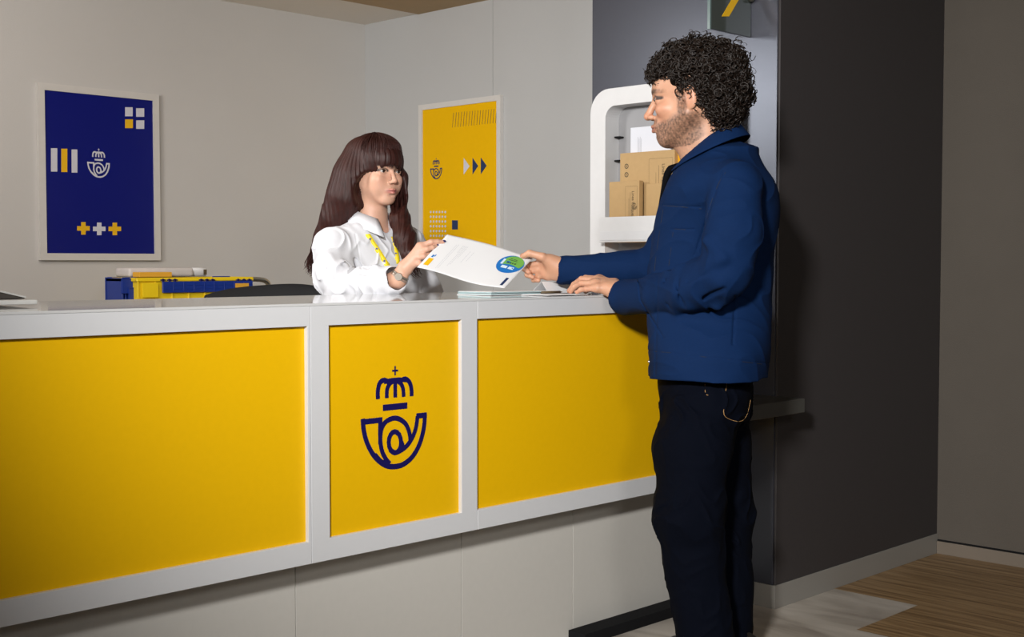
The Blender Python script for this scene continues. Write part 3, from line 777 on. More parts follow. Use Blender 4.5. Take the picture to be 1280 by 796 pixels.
def strip(pts_a, pts_b, th, name, fig, m, parent):
    """cloth strip between two polylines, given thickness"""
    bm = bmesh.new(); A = [Vector(p) for p in pts_a]; Bp = [Vector(p) for p in pts_b]; n = len(A)
    nr = []
    for i in range(n):
        t = (A[min(i+1, n-1)]-A[max(i-1, 0)]); q = (Bp[i]-A[i]).cross(t); q.normalize(); nr.append(q*th/2)
    rings = [[bm.verts.new(p) for p in (A[i]+nr[i], Bp[i]+nr[i], Bp[i]-nr[i], A[i]-nr[i])] for i in range(n)]
    for i in range(n-1):
        for k in range(4): bm.faces.new((rings[i][k], rings[i][(k+1) % 4], rings[i+1][(k+1) % 4], rings[i+1][k]))
    bm.faces.new(rings[0][::-1]); bm.faces.new(rings[-1])
    return fig.bm(bm, name, m, parent)

def head(S, fr, fem=False):
    """head prims, local frame x forward, y left, z up, origin at eye level"""
    A = dict(fr=fr)
    S.ell((-.012, 0, .036), (.095, .076, .080), .02, **A)
    S.ell((.030, 0, -.035), (.058, .058, .070), .03, **A)
    S.ell((.050, 0, .035), (.048, .060, .050), .02, **A)
    jw = .050 if fem else .056
    for sg_ in (1, -1):
        S.cone((.000, sg_*jw, -.045), (.062, sg_*.016, -.100), .018 if fem else .022, .014 if fem else .018, .03, **A)
        S.ell((.062, sg_*.041, -.028), (.024, .021, .019), .018, **A)
        S.cone((.086, sg_*.012, .019), (.074, sg_*.046, .017), .0085 if fem else .011, .008, .012, **A)
    S.ell((.073, 0, -.098), (.017, .021, .018), .02, **A)
    S.ell((.0765, 0, -.066), (.022, .028, .026) if fem else (.024, .030, .026), .02, **A)
    if fem:
        for sg_ in (1, -1): S.ell((.056, sg_*.036, -.052), (.026, .022, .028), .025, **A)
    for sg_ in (1, -1):
        S.ell((.104, sg_*.033, -.001), (.0155, .017, .0105) if fem else (.018, .019, .013), .014, 's', **A)     # socket
        S.ell((.075, sg_*.033, -.001), (.0165, .0165, .0125), .006, **A)          # lids around the eyeball
        S.ell((.0935, sg_*.034, -.0015), (.014, .0150, .0056 if fem else .0052), .002, 's', **A)
    # nose
    if fem:
        S.cone((.090, 0, .004), (.109, 0, -.030), .0062, .0075, .012, **A); S.ell((.1100, 0, -.0355), (.0090, .0088, .0080), .007, **A)
    else:
        S.cone((.090, 0, .006), (.113, 0, -.034), .0075, .0095, .012, **A); S.ell((.1145, 0, -.0385), (.0105, .0105, .0095), .006, **A)
    for sg_ in (1, -1):
        S.ell(((.1 if fem else .103), sg_*(.0100 if fem else .0125), (-.040 if fem else -.042)), (.0095, .0062, .0062) if fem else (.0095, .0068, .0068), .006, **A)
        S.ell((.1055, sg_*.0065, -.0505), (.0045, .0032, .0035), .002, 's', **A)
    # lips
    for sg_ in (1, -1):
        S.cone((.1025, sg_*.004, -.0655), (.0900, sg_*.0235, -.0705), .0052, .0022, .004, **A)
        S.cone((.1005, sg_*.002, -.0765), (.0900, sg_*.0215, -.0715), .0058, .0022, .004, **A)
        S.cone((.1085, 0, -.0708), (.0935, sg_*.0245, -.0703), .0014, .0012, .002, 's', **A)
    S.ell((.098, 0, -.0865), (.007, .016, .004), .006, 's', **A)
    # ears
    for sg_ in (1, -1):
        rot = np.array(Matrix.Rotation(math.radians(18*sg_), 3, 'Z') @ Matrix.Rotation(math.radians(-8), 3, 'Y'))
        S.ell((-.010, sg_*.079, -.008), (.018, .0075, .031), .006, rot=rot, **A)
        S.ell((-.004, sg_*.0865, -.004), (.010, .0055, .019), .004, 's', rot=rot, **A)
        S.ell((.006, sg_*.079, -.010), (.005, .004, .006), .004, **A)
def face_cols(P, fr, base, lip, beard=None, brow=(.02, .012, .008), fem=False):
    q = fr.to(P); n = len(P); col = np.tile(np.array(base, float), (n, 1))
    def mix(c, w): 
        nonlocal col; col = col*(1-w[:, None])+np.array(c)*w[:, None]
    sm = lambda e0, e1, x: np.clip((x-e0)/(e1-e0), 0, 1)**2*(3-2*np.clip((x-e0)/(e1-e0), 0, 1))
    x, y, z = q.T; inh = (np.abs(x) < .2) & (np.abs(z) < .2) & (np.abs(y) < .12)
    nz = Noise(40, 90, 260, seed=3)(q)
    # warm cheeks, nose and ears
    for c, r in (((.075, .045, -.035), .03), ((.075, -.045, -.035), .03), ((.115, 0, -.04), .016), ((-.01, .085, -.008), .03), ((-.01, -.085, -.008), .03)):
        d = np.linalg.norm(q-np.array(c), axis=1); mix(np.array(base)*np.array([1.05, .78, .72]), (.25 if fem else .5)*np.exp(-(d/r)**2)*inh)
    if beard is not None:
        s_ = (1-sm(-.055, -.035, z+.25*np.maximum(0, x-.02)-.0)) * sm(-.03, .0, x+.02)*inh
        s_ = np.maximum(s_, (1-sm(.008, .018, np.abs(x-.012)))*(1-sm(-.01, .03, z))*inh*(np.abs(y) > .05))
        s_ = np.where(z < -.125+.55*np.maximum(0, .0-x), s_*.3, s_)
        lipz = (np.abs(z+.071) < .011) & (np.abs(y) < .024) & (x > .085); s_ = np.where(lipz, s_*.2, s_)
        cheek = sm(.035, .06, x)*sm(-.062, -.050, z); s_ = s_*(1-cheek*.9)
        mst = np.exp(-((z+.056)/.007)**2)*(x > .08)*(np.abs(y) < .03); s_ = np.maximum(s_, mst*.9)
        mix(beard, np.clip(s_*(.74+.20*nz), 0, 1)*.86)
    d = np.sqrt((np.clip(np.abs(y)-.010, 0, 1)/.6)**2+((z+.071)/.42)**2); wl = (np.exp(-((z+.0715)/.0085)**4)*np.exp(-(y/.023)**4))*(x > .084)*inh
    mix(lip, wl*.85)
    wc = np.exp(-((z+.0706)/.0016)**2)*np.exp(-(y/.025)**6)*(x > .084); mix(np.array(lip)*.25, wc*.8)
    # brows and lash line
    zb_ = .0165+.004*np.cos((np.abs(y)-.032)*60)
    wb = np.exp(-((z-zb_)/(.0036 if fem else .0056))**4)*np.exp(-((np.abs(y)-.034)/.0235)**6)*(x > .05); mix(brow, np.clip(wb*(.9+.3*nz), 0, 1)*.9)
    dl = np.sqrt(((np.abs(y)-.033)/.0175)**2+((z+.000)/.0085)**2); wl = np.exp(-((dl-1)/.2)**2)*(x > .06)*(z > -.004); mix((.02, .012, .01), np.clip(wl*1.1, 0, .95))
    dn = np.linalg.norm((q-np.array([.106, 0, -.0505]))*np.array([1, .0, 1]), axis=1); 
    wn = np.exp(-((np.abs(y)-.0065)/.0035)**2)*np.exp(-(dn/.004)**2); mix(np.array(base)*.15, wn*.8*inh)
    return col
def eyes(fig, fr, body, look, fem=False):
    for sg_ in (1, -1):
        br = [(.0925, .012, .0185), (.0925, .022, .0215), (.0885, .034, .0235), (.0815, .045, .0215), (.0735, .053, .0165)]
        pts = np.array([fr.out((x, sg_*y, z)) for x, y, z in smooth_pts(br, n=4)])
        if not fem: fig.place(tubes_mesh('eyebrow', [(pts+np.array([0, 0, dz]), np.interp(np.linspace(0, 1, len(pts)), [0, .3, 1], [.0020, .0026, .0008])) for dz in (-.0012, .0012)], 6), 'eyebrow', M['curls_m'], body)
        la = [(.0835, .0205, -.002), (.0890, .027, .0032), (.0898, .034, .0046), (.0870, .041, .0034), (.0800, .0485, -.0005)]
        pts = np.array([fr.out((x, sg_*y, z)) for x, y, z in smooth_pts(la, n=4)])
        fig.place(tubes_mesh('eyelashes', [(pts, np.full(len(pts), .0012 if fem else .0009))], 6), 'eyelashes', M['curls_m'], body)
    for sg_ in (1, -1):
        c = fr.out((.0755, sg_*.033, -.0005)); r = .0133*fr.s
        bm = bmesh.new(); bmesh.ops.create_uvsphere(bm, u_segments=24, v_segments=16, radius=r)
        for v in bm.verts: v.co += Vector(c)
        e = fig.bm(bm, 'eye', M['eye'], body)
        d = np.array(look, float); d = d@fr.B; d /= np.linalg.norm(d)
        bm = bmesh.new(); bmesh.ops.create_uvsphere(bm, u_segments=16, v_segments=10, radius=.0076*fr.s)
        for v in bm.verts: v.co += Vector(c+d*r*.62)
        fig.bm(bm, 'iris', M['iris'], e)
# ------------------------------------------------------------------ the man
def zat(py, w): return Q(640, py, w)[2]
def basis(fwd, pitch=0, roll=0):
    f = np.array([fwd[0], fwd[1], 0.]); f /= np.linalg.norm(f); l = np.array([-f[1], f[0], 0.]); u = np.array([0, 0, 1.])
    c, s = math.cos(pitch), math.sin(pitch); f2 = f*c-u*s; u2 = u*c+f*s
    c, s = math.cos(roll), math.sin(roll); l2 = l*c+u2*s; u3 = u2*c-l*s
    return np.array([f2, l2, u3])
def build_man():
    W0 = 3.62
    base_p = Q(885, 500, W0); fig = Figure((base_p[0], W0))
    th = math.radians(18); fH = (-math.cos(th), math.sin(th))
    hf = Frame(Q(864, 122, W0), basis(fH, .06), 1.10)
    S = Sdf()
    head(S, hf)
    # neck, trunk, legs
    n0 = Q(884, 150, W0); n1 = Q(893, 205, W0)
    S.cone(hf.out((-.030, 0, -.035)), Q(886, 200, W0), .060, .066, .03)
    S.cone(hf.out((.02, 0, -.075)), Q(876, 200, W0), .040, .05, .03)
    pel = Q(885, 468, W0)
    tb = np.array([-math.cos(.35), math.sin(.35)])
    kn = [(zat(470, W0), pel[0], W0, .09, .13), (zat(400, W0), pel[0], W0+.04, .09, .10), (zat(300, W0), Q(893, 300, W0)[0], W0+.045, .10, .10), (zat(225, W0), Q(898, 225, W0)[0], W0, .085, .14), (zat(198, W0), Q(895, 198, W0)[0], W0, .05, .09)]
    S.stack(kn, tb, .03)
    # near (left) arm
    shN = Q(912, 226, 3.48); elN = Q(902, 344, 3.43); wrN = Q(774, 365, 3.79)
    shF = Q(884, 222, 3.79); elF = Q(815, 338, 3.93); wrF = Q(701, 337, 3.99)
    S.cone(Q(898, 215, W0), shN, .05, .045, .03); S.cone(shN, elN, .043, .036, .02); S.cone(elN, Q(840, 366, 3.57), .037, .032, .02); S.cone(Q(840, 366, 3.57), wrN, .032, .0245, .02)
    S.cone(Q(890, 215, W0), shF, .05, .045, .03); S.cone(shF, elF, .043, .036, .02); S.cone(elF, wrF, .037, .0255, .02)
    # near hand resting on the counter
    zt = 1.0545
    def H(px, py, w): return Q(px, py, w)
    S.cone(wrN, H(760, 361, 3.80), .0255, .021, .02); S.cone(wrN, H(768, 355, 3.83), .0235, .0185, .02)
    K = [H(749, 349, 3.870), H(746, 350.5, 3.846), H(745, 354.5, 3.822), H(747, 360, 3.800)]
    for k_ in K: S.cone(H(768, 361, 3.81), k_, .0185, .0125, .012)
    S.cone(K[0], K[1], .0115, .0115, .01); S.cone(K[1], K[2], .0115, .0115, .01); S.cone(K[2], K[3], .0115, .011, .01)
    T = zt+.0085
    fingers = [[K[0], H(732, 347.5, 3.915), QZ(722, T+.022, 3.95), QZ(716, T, 3.962)],
               [K[1], H(727, 349, 3.880), QZ(717.5, T+.020, 3.912), QZ(711.5, T, 3.925)],
               [K[2], H(727, 354, 3.848), QZ(718, T+.014, 3.872), QZ(713.5, T-.001, 3.885)],
               [K[3], H(733, 361, 3.812), QZ(726, T+.006, 3.83), QZ(721, T-.002, 3.842)]]
    for i, f in enumerate(fingers): S.chain(f, [[.0112, .0096, .0086, .0072], [.0112, .0098, .0088, .0074], [.011, .0094, .0084, .0070], [.0104, .0084, .0074, .0062]][i], .0035, .010)
    S.chain([H(766, 360, 3.84), H(752, 357, 3.895), QZ(742, T+.012, 3.93), QZ(732, T, 3.955)], [.017, .0125, .0105, .0085], .006, .02)
    # far hand pinching the document
    S.cone(wrF, H(690, 334, 3.99), .0255, .022, .02); S.cone(Q(700, 331, 3.985), H(688, 325, 3.982), .021, .017, .02)
    S.cone(Q(702, 343, 3.995), H(689, 343, 3.998), .021, .017, .02)
    KF = [H(679, 322, 4.008), H(678, 329, 4.015), H(680, 337, 4.012), H(684, 344, 4.004)]
    for k_ in KF: S.cone(H(694, 334, 3.99), k_, .019, .0125, .014)
    S.cone(KF[0], KF[3], .013, .0115, .012)
    for f, r in (([KF[0], H(662, 317.5, 4.024), H(653, 320, 4.018), H(648, 323.5, 4.008)], [.0105, .0092, .0083, .0072]),
                 ([KF[1], H(660, 331.5, 4.028), H(655.5, 336, 4.008), H(661, 340, 3.988)], [.0112, .0098, .0090, .0078]),
                 ([KF[2], H(664, 339, 4.026), H(659, 343.5, 4.004), H(666, 346.5, 3.984)], [.0108, .0094, .0086, .0075]),
                 ([KF[3], H(671, 346.5, 4.016), H(667, 350, 3.996), H(673, 350.5, 3.980)], [.0100, .0084, .0077, .0068])):
        S.chain(f, r, .003, .008)
    S.chain([H(693, 330, 3.982), H(678, 321, 3.962), H(662, 316.5, 3.966), H(650, 322, 3.984)], [.018, .0125, .0105, .0080], .005, .02)
    # creases across palm side and tendons of the resting hand
    for k_ in K[:3]: S.cone(H(766, 356, 3.825)+np.array([0, 0, .012]), k_+np.array([.01, 0, .006]), .004, .0045, .006)
    # legs inside the trousers
    hN = Q(884, 490, 3.58); kN = Q(862, 640, 3.50); aN = Q(880, 800, 3.46)
    hF = Q(892, 480, 3.70); kF = Q(908, 640, 3.72); aF = Q(920, 800, 3.61)
    for h_, k_, a_ in ((hN, kN, aN), (hF, kF, aF)):
        S.cone(h_, k_, .058, .048, .03); S.cone(k_, a_, .052, .036, .02); 
    for a_ in (aN, aF):
        S.cone((a_[0], a_[1], .06), (a_[0]-.15, a_[1]+.03, .045), .035, .03, .02); S.cone(a_, (a_[0], a_[1], .06), .036, .036, .02)
    me, P = S.mesh('person', .0022)
    base = np.array([.56, .300, .190])
    col = face_cols(P, hf, base, (.40, .15, .11), beard=(.035, .021, .015), brow=(.012, .008, .006))
    # ruddy knuckles and fingertips
    for k_ in list(K)+[f[1] for f in fingers]+[f[-1] for f in fingers]+[H(653, 320, 3.98), H(668, 346, 3.98), H(660, 338, 3.985)]:
        d = np.linalg.norm(P-k_, axis=1); w_ = .45*np.exp(-(d/.012)**2); col = col*(1-w_[:, None])+np.array([.50, .19, .12])*w_[:, None]
    tint(me, col)
    body = fig.place(me, 'person', M['skin'])
    tag(body, 'curly-haired bearded man in blue jacket and dark jeans, handing over paper at the counter', 'person')
    eyes(fig, hf, body, (1, .05, .0))
    # fingernails of the resting hand
    for f, r in zip(fingers, (.0072, .0074, .0070, .0062)):
        d = f[-1]-f[-2]; d /= np.linalg.norm(d)
        bm = bmesh.new(); bmesh.ops.create_uvsphere(bm, u_segments=12, v_segments=8, radius=1)
        up = np.array([0, 0, 1.])-d*d[2]; up /= np.linalg.norm(up); sd = np.cross(d, up)
        for v in bm.verts: v.co = Vector(f[-1]+d*.002+up*r*.72+d*v.co.x*.0055+sd*v.co.y*.0048+up*v.co.z*.0025)
        fig.bm(bm, 'fingernail', M['nail'], body)
    # ---------------- jacket
    J = Sdf()
    fwd = np.array([-math.cos(.35), math.sin(.35)])
    def ks(py, x0, x1, b, dw=0):
        z = zat(py, W0); c = Q((x0+x1)/2, py, W0)[0]; hw = (x1-x0)/2*W0/FPX
        a = math.sqrt(max(hw**2-(b*math.sin(.35))**2, .003))/math.cos(.35); return (z, c, W0+dw, a, b)
    kn = [ks(470, 811, 959, .188), ks(440, 811, 962, .182), ks(400, 810.5, 965, .160, .03), ks(350, 812, 967, .150, .045), ks(300, 817, 970, .150, .04), ks(265, 824, 973, .162, .02), ks(240, 831, 971, .178), ks(224, 838, 964, .176), ks(210, 846, 953, .150), ks(200, 854, 944, .11), ks(192, 862, 938, .08)]
    J.stack(kn, fwd, .02, p=2.1)
    # shoulders and sleeves
    J.cone(Q(893, 222, 3.58), Q(919, 232, 3.46), .072, .066, .04)
    J.ell(Q(905, 199, W0), (.072, .10, .046), .06)
    J.cone(Q(919, 232, 3.46), Q(915, 290, 3.42), .070, .074, .012)
    J.cone(Q(915, 290, 3.42), Q(905, 341, 3.42), .074, .067, .010)
    J.cone(Q(905, 341, 3.42), Q(864, 362, 3.50), .065, .061, .006)
    J.cone(Q(864, 362, 3.50), Q(826, 368, 3.61), .060, .055, .006)
    J.cone(Q(826, 368, 3.61), Q(789, 371, 3.745), .055, .0515, .006)
    J.cone(Q(793, 370.5, 3.737), Q(782, 371.5, 3.765), .0525, .0505, .002)
    J.cone(Q(779, 372, 3.774), Q(758, 373, 3.815), .0455, .0455, .003, 's')      # hollow cuff
    J.cone(Q(890, 222, 3.64), shF, .076, .074, .04)
    J.cone(shF, Q(822, 334, 3.92), .074, .062, .03)
    J.cone(Q(822, 334, 3.92), Q(705, 338, 3.99), .056, .0405, .02)
    J.cone(Q(703, 338, 3.99), Q(680, 338, 3.99), .0375, .0375, .003, 's')
    # neck opening and lower opening
    J.cone(Q(884, 150, W0), Q(886, 205, W0), .074, .064, .01, 's')
    J.stack([(zat(472, W0), kn[0][1], W0, kn[0][3]-.016, .164), (zat(462, W0), kn[0][1], W0, kn[0][3]-.018, .162)], fwd, .002, 's')
    # elbow and cloth folds
    for a, b, r in ((Q(868, 335, 3.46), Q(897, 326, 3.36), .012), (Q(872, 348, 3.46), Q(902, 352, 3.37), .013), (Q(886, 368, 3.46), Q(912, 344, 3.37), .012), (Q(896, 380, 3.44), Q(926, 330, 3.38), .012),
                    (Q(852, 340, 3.50), Q(862, 380, 3.47), .012), (Q(838, 344, 3.54), Q(846, 386, 3.53), .010), (Q(815, 349, 3.63), Q(822, 388, 3.61), .007), (Q(884, 300, 3.38), Q(905, 322, 3.35), .008)):
        J.cone(a, b, r, r*.8, .022)
    for a, b, r in ((Q(862, 352, 3.43), Q(892, 337, 3.345), .006), (Q(876, 372, 3.44), Q(905, 361, 3.36), .007), (Q(846, 350, 3.46), Q(853, 384, 3.46), .006), (Q(832, 352, 3.52), Q(836, 386, 3.51), .005)):
        J.cone(a, b, r, r*.6, .014, 's')
    n1 = Noise(12, 2.5, 6, (1, 1, .6), 21); n2 = Noise(10, 5, 11, (1, 1, 1), 22)
    elc = Q(880, 350, 3.5)
    def seams(P):
        d = np.zeros(len(P)); px = P[:, 0]/P[:, 1]*FPX+640; py = 328+(HC-P[:, 2])*FPX/P[:, 1]; near = P[:, 1] < W0+.02
        g = lambda dd, w_=1.1, a=.0022: a*np.exp(-(dd/w_)**2)
        tor = near & (px < 862) & (py < 335)
        d += np.where(near & (px > 828) & (px < 876), g(py-(257+.05*(px-840))), 0)*.9
        d += np.where(near & (px > 838) & (px < 868) & (py > 285) & (py < 330), g(py-286.5, 1.1), 0)
        sx = 897-(py-229)*.32; d += np.where(near & (py > 212) & (py < 318), g(px-sx, 1.3, .003), 0)
        d += np.where(near & (py > 386), g(py-(440+.11*(px-830)), 1.0, .0016), 0)
        d += np.where(near & (py > 368) & (py < 432), g(px-(919-(py-368)*.04), 1.4, .004), 0)
        d += np.where(near & (px < 830) & (px > 788) & (py > 340), g(px-(798+(py-350)*.11+np.maximum(0, py-375)*.5), 1.2, .003), 0)
        d += np.where(near & (py > 345) & (py < 470), g(px-(822-(py-345)*.02), 1.2, .0016), 0)
        return d
    def disp(P):
        e = np.exp(-(np.linalg.norm(P-elc, axis=1)/.12)**2)
        warp = P+.03*np.stack([n1(P[:, [1, 2, 0]]), n1(P[:, [2, 0, 1]]), n1(P)], 1)
        r = 1-np.abs(n2(warp)); return -(.0030+.0085*e)*np.clip(r, 0, 1)**2+.0030*n1(P)+seams(P)
    J.disp = disp
    me, P = J.mesh('jacket', .0026)
    jk = fig.place(me, 'jacket', M['jacket'], body)
    # collar: standing fall around the neck
    A_, B_ = [], []
    cc = Q(889, 176, W0); dl = np.array([-fwd[1], fwd[0]]); dl = np.array([-fwd[1], fwd[0]])
    lft = np.array([-fwd[1], fwd[0]])
    for i in range(33):
        t = math.radians(-150+300*i/32)      # 0 = back of the neck
        f_, l_ = -math.cos(t), math.sin(t)
        k = (1-math.cos(t))/2
        top = cc[:2]+fwd*(f_*.074)+lft*l_*.068; bot = cc[:2]+fwd*(f_*.112+.004)+lft*l_*.108
        zt_ = zat(153, W0)-.098*k; zb_ = zt_-.040-.006*k
        A_.append((top[0], top[1], zt_)); B_.append((bot[0], bot[1], zb_))
    cl = strip(A_, B_, .004, 'collar', fig, M['jacket'], jk)
    so = cl.modifiers.new('b', 'BEVEL'); so.width = .0015; so.segments = 2
    # lining seen at the open front and the snaps
    pts = [Q(858, 203, 3.66), Q(845, 208, 3.66), Q(835, 216, 3.66), Q(829, 245, 3.665), Q(824, 275, 3.67), Q(819, 305, 3.67), Q(815, 330, 3.67)]
    fig.place(tubes_mesh('lining', [(np.array(smooth_pts([tuple(p) for p in pts], n=5)), np.interp(np.arange(31), [0, 8, 30], [.005, .011, .006]))], 10), 'lining', M['inner'], jk)
    for px, py, w_ in ((841.5, 219.5, 3.635), (822.5, 331, 3.62), (811.5, 452, 3.60)):
        bm = bmesh.new(); bmesh.ops.create_uvsphere(bm, u_segments=14, v_segments=8, radius=.0042); c = Vector(Q(px, py, w_))
        for v in bm.verts: v.co = Vector((v.co.x, v.co.y*.7, v.co.z))+c
        o = fig.bm(bm, 'snap_button', M['snap'], jk)
    def surf(S_, px, py, w0):
        for w_ in np.linspace(w0-.3, w0+.15, 160):
            q = Q(px, py, w_)
            if S_.ev(q[None])[0] < 0: return q-np.array([0, .0006, 0])
        return Q(px, py, w0)
    for pl_ in ([(829, 257), (845, 258), (862, 259.5), (877, 261)], [(842, 286), (856, 287), (870, 288)], [(842, 286), (839, 310), (836, 333)],
                [(908, 214), (899, 228), (890, 250), (881, 280), (873, 310)], [(797, 350), (799.5, 362), (802, 376), (806, 389)],
                [(919, 368), (918, 390), (917, 412), (916.5, 432)], [(816, 439), (845, 441.5), (880, 446), (920, 451), (952, 455)], [(829, 262), (823, 300), (818, 340), (815, 400), (815, 455)]):
        pts = np.array([surf(J, x, y, 3.5) for x, y in smooth_pts(pl_, n=4)])
        bad = np.abs(np.diff(pts[:, 1], prepend=pts[0, 1])) > .03
        if bad.any(): pts = pts[:max(2, int(np.argmax(bad)))]
        fig.place(tubes_mesh('seam', [(pts, np.full(len(pts), .0012))], 5), 'seam', M['seam'], jk)
    # ---------------- jeans
    Jn = Sdf()
    Jn.stack([(zat(520, W0), Q(884, 500, W0)[0], W0+.01, .118, .150), (zat(490, W0), Q(882, 480, W0)[0], W0+.01, .128, .150), (zat(448, W0), Q(884, 468, W0)[0], W0+.02, .125, .135)], fwd, .03, p=2.3)
    Jn.cone(Q(878, 516, 3.565), Q(866, 560, 3.53), .103, .102, .03); Jn.cone(Q(866, 560, 3.52), Q(861, 645, 3.49), .102, .091, .03)
    Jn.cone(Q(861, 645, 3.49), Q(868, 700, 3.49), .091, .080, .03); Jn.cone(Q(868, 700, 3.49), Q(884, 822, 3.45), .079, .075, .03)
    Jn.cone(Q(890, 505, 3.70), Q(893, 560, 3.72), .106, .098, .03); Jn.cone(Q(893, 560, 3.72), Q(901, 645, 3.72), .096, .088, .03)
    Jn.cone(Q(901, 645, 3.72), Q(908, 822, 3.63), .088, .078, .03)
    zc_ = Q(884, 830, 3.5)[2]
    m1 = Noise(14, 5, 12, (1, 1, .8), 31)
    def jd(P):
        px = P[:, 0]/P[:, 1]*FPX+640; py = 328+(HC-P[:, 2])*FPX/P[:, 1]; near = P[:, 1] < 3.6
        warp = P+.03*np.stack([m1(P[:, [1, 2, 0]]), m1(P[:, [2, 0, 1]]), m1(P)], 1)
        kk = .35+np.exp(-((py-650)/45)**2)+.8*np.exp(-((py-510)/30)**2)+.7*np.exp(-((py-790)/40)**2)
        r = np.clip(1-np.abs(m1(warp*1.3)), 0, 1)**2
        d = -.006*kk*r+.003*m1(P)
        return d
    Jn.disp = jd
    me, P = Jn.mesh('jeans', .0032)
    jn = fig.place(me, 'jeans', M['denim'], body)
    # pocket stitching in ochre thread, laid on the cloth
    def surf(S_, px, py, w0):
        lo, hi = w0-.3, w0+.15; p = None
        for w_ in np.linspace(lo, hi, 120):
            q = Q(px, py, w_)
            if S_.ev(q[None])[0] < 0: return q-np.array([0, .0012, 0])
        return Q(px, py, w0)
    for pl_ in ([(909, 472), (906, 500), (905, 518), (915, 525), (927, 526), (934, 517), (938, 500)], [(881, 478), (882, 492), (888, 494)]):
        pts = np.array([surf(Jn, x, y, 3.5) for x, y in smooth_pts(pl_, n=4)])
        fig.place(tubes_mesh('stitch', [(pts, np.full(len(pts), .0009))], 5), 'stitching', M['gold_thread'], jn)
    # shoes
    for a_, f_ in ((aN, fwd), (aF, fwd)):
        Sh = Sdf(); a0 = np.array([a_[0], a_[1]])
        P3 = lambda d, l, z: (a0[0]+f_[0]*d+(-f_[1])*l, a0[1]+f_[1]*d+f_[0]*l, z)
        Sh.cone(P3(-.045, 0, .045), P3(.05, 0, .05), .042, .045, .03); Sh.cone(P3(.05, 0, .048), P3(.17, 0, .036), .046, .034, .03)
        Sh.cone(P3(-.03, 0, .05), P3(-.01, 0, .075), .036, .036, .02)
        Sh.cone(P3(-.05, 0, -.02), P3(.2, 0, -.02), .022, .022, .001, 's')
        me, P = Sh.mesh('shoe', .005)
        me_z = np.empty(len(me.vertices)*3, np.float32); me.vertices.foreach_get('co', me_z); me_z = me_z.reshape(-1, 3); me_z[:, 2] = np.maximum(me_z[:, 2], .001); me.vertices.foreach_set('co', me_z.ravel())
        fig.place(me, 'shoe', M['shoe'], body)
    # ---------------- curly hair
    Hh = Sdf(); X = dict(fr=hf)
    Hh.ell((-.026, 0, .058), (.106, .088, .082), .02, **X)
    Hh.ell((-.074, 0, .010), (.066, .080, .082), .03, **X)
    Hh.ell((-.068, 0, -.048), (.045, .060, .045), .03, **X)
    Hh.ell((.055, 0, .075), (.045, .060, .030), .03, **X)
    hn = Noise(16, 12, 40, seed=41)
    Hh.disp = lambda P: -.010*hn(P)
    me, P = Hh.mesh('hair', .0045)
    hair = fig.place(me, 'hair', M['hair_m'], body)
    nv = np.empty(len(P)*3, np.float32); me.vertices.foreach_get('normal', nv) if hasattr(me.vertices, 'foreach_get') else None
    nv = nv.reshape(-1, 3); r = np.random.default_rng(9)
    q = hf.to(P); ok = ~((q[:, 0] > .035) & (q[:, 2] < .045)) & ~((q[:, 0] > -.030) & (q[:, 2] < .004) & (np.abs(q[:, 1]) > .03))
    ok &= ~((q[:, 0] > .02) & (q[:, 2] < .050) & (np.abs(q[:, 1]) > .04)); ok &= ~((q[:, 0] > .078) & (q[:, 2] < .046))
    idx = r.choice(np.where(ok)[0], 2000); curves = []
    for i in idx:
        p = P[i]; n = nv[i]+r.normal(size=3)*.40; n /= np.linalg.norm(n)
        n = n+np.array([0, 0, -.30]); n /= np.linalg.norm(n)
        front = hf.to(P[i][None])[0]; frn = front[0] > .05; low = front[2] < -.02
        L_ = r.uniform(.012, .036)*(.75 if frn else 1)*(.8 if low else 1)*(1.45 if r.uniform() < .12 and not low else 1); tn = .7+L_*r.uniform(38, 62); R_ = r.uniform(.0065, .0125)*(.8 if frn else 1)
        a = np.cross(n, r.normal(size=3)); a /= np.linalg.norm(a); b = np.cross(n, a)
        K_ = int(8+tn*12); t = np.linspace(0, 1, K_); ph = r.uniform(0, 6.28)
        rad = R_*(.55+.45*np.sin(t*PI*.8+.3)); ang = ph+t*tn*2*PI*(1 if r.uniform() < .5 else -1)
        pts = p[None]-n*.007+n[None]*(t*L_)[:, None]+a[None]*(np.cos(ang)*rad)[:, None]+b[None]*(np.sin(ang)*rad)[:, None]+np.array([0, 0, -1])*(t**2*.006)[:, None]
        curves.append((pts, np.full(K_, r.uniform(.0010, .0021))*np.where(t > .85, 1.6-t, 1)))
    fig.place(tubes_mesh('curls', curves, 4), 'curls', M['curls_m'], hair)
    return fig, S
M['nail'] = mat('pale_nail', (.58, .36, .28), .3)
M['nail_blue'] = mat('navy_nail_polish', (.008, .015, .12), .15)
man_fig, man_S = build_man()
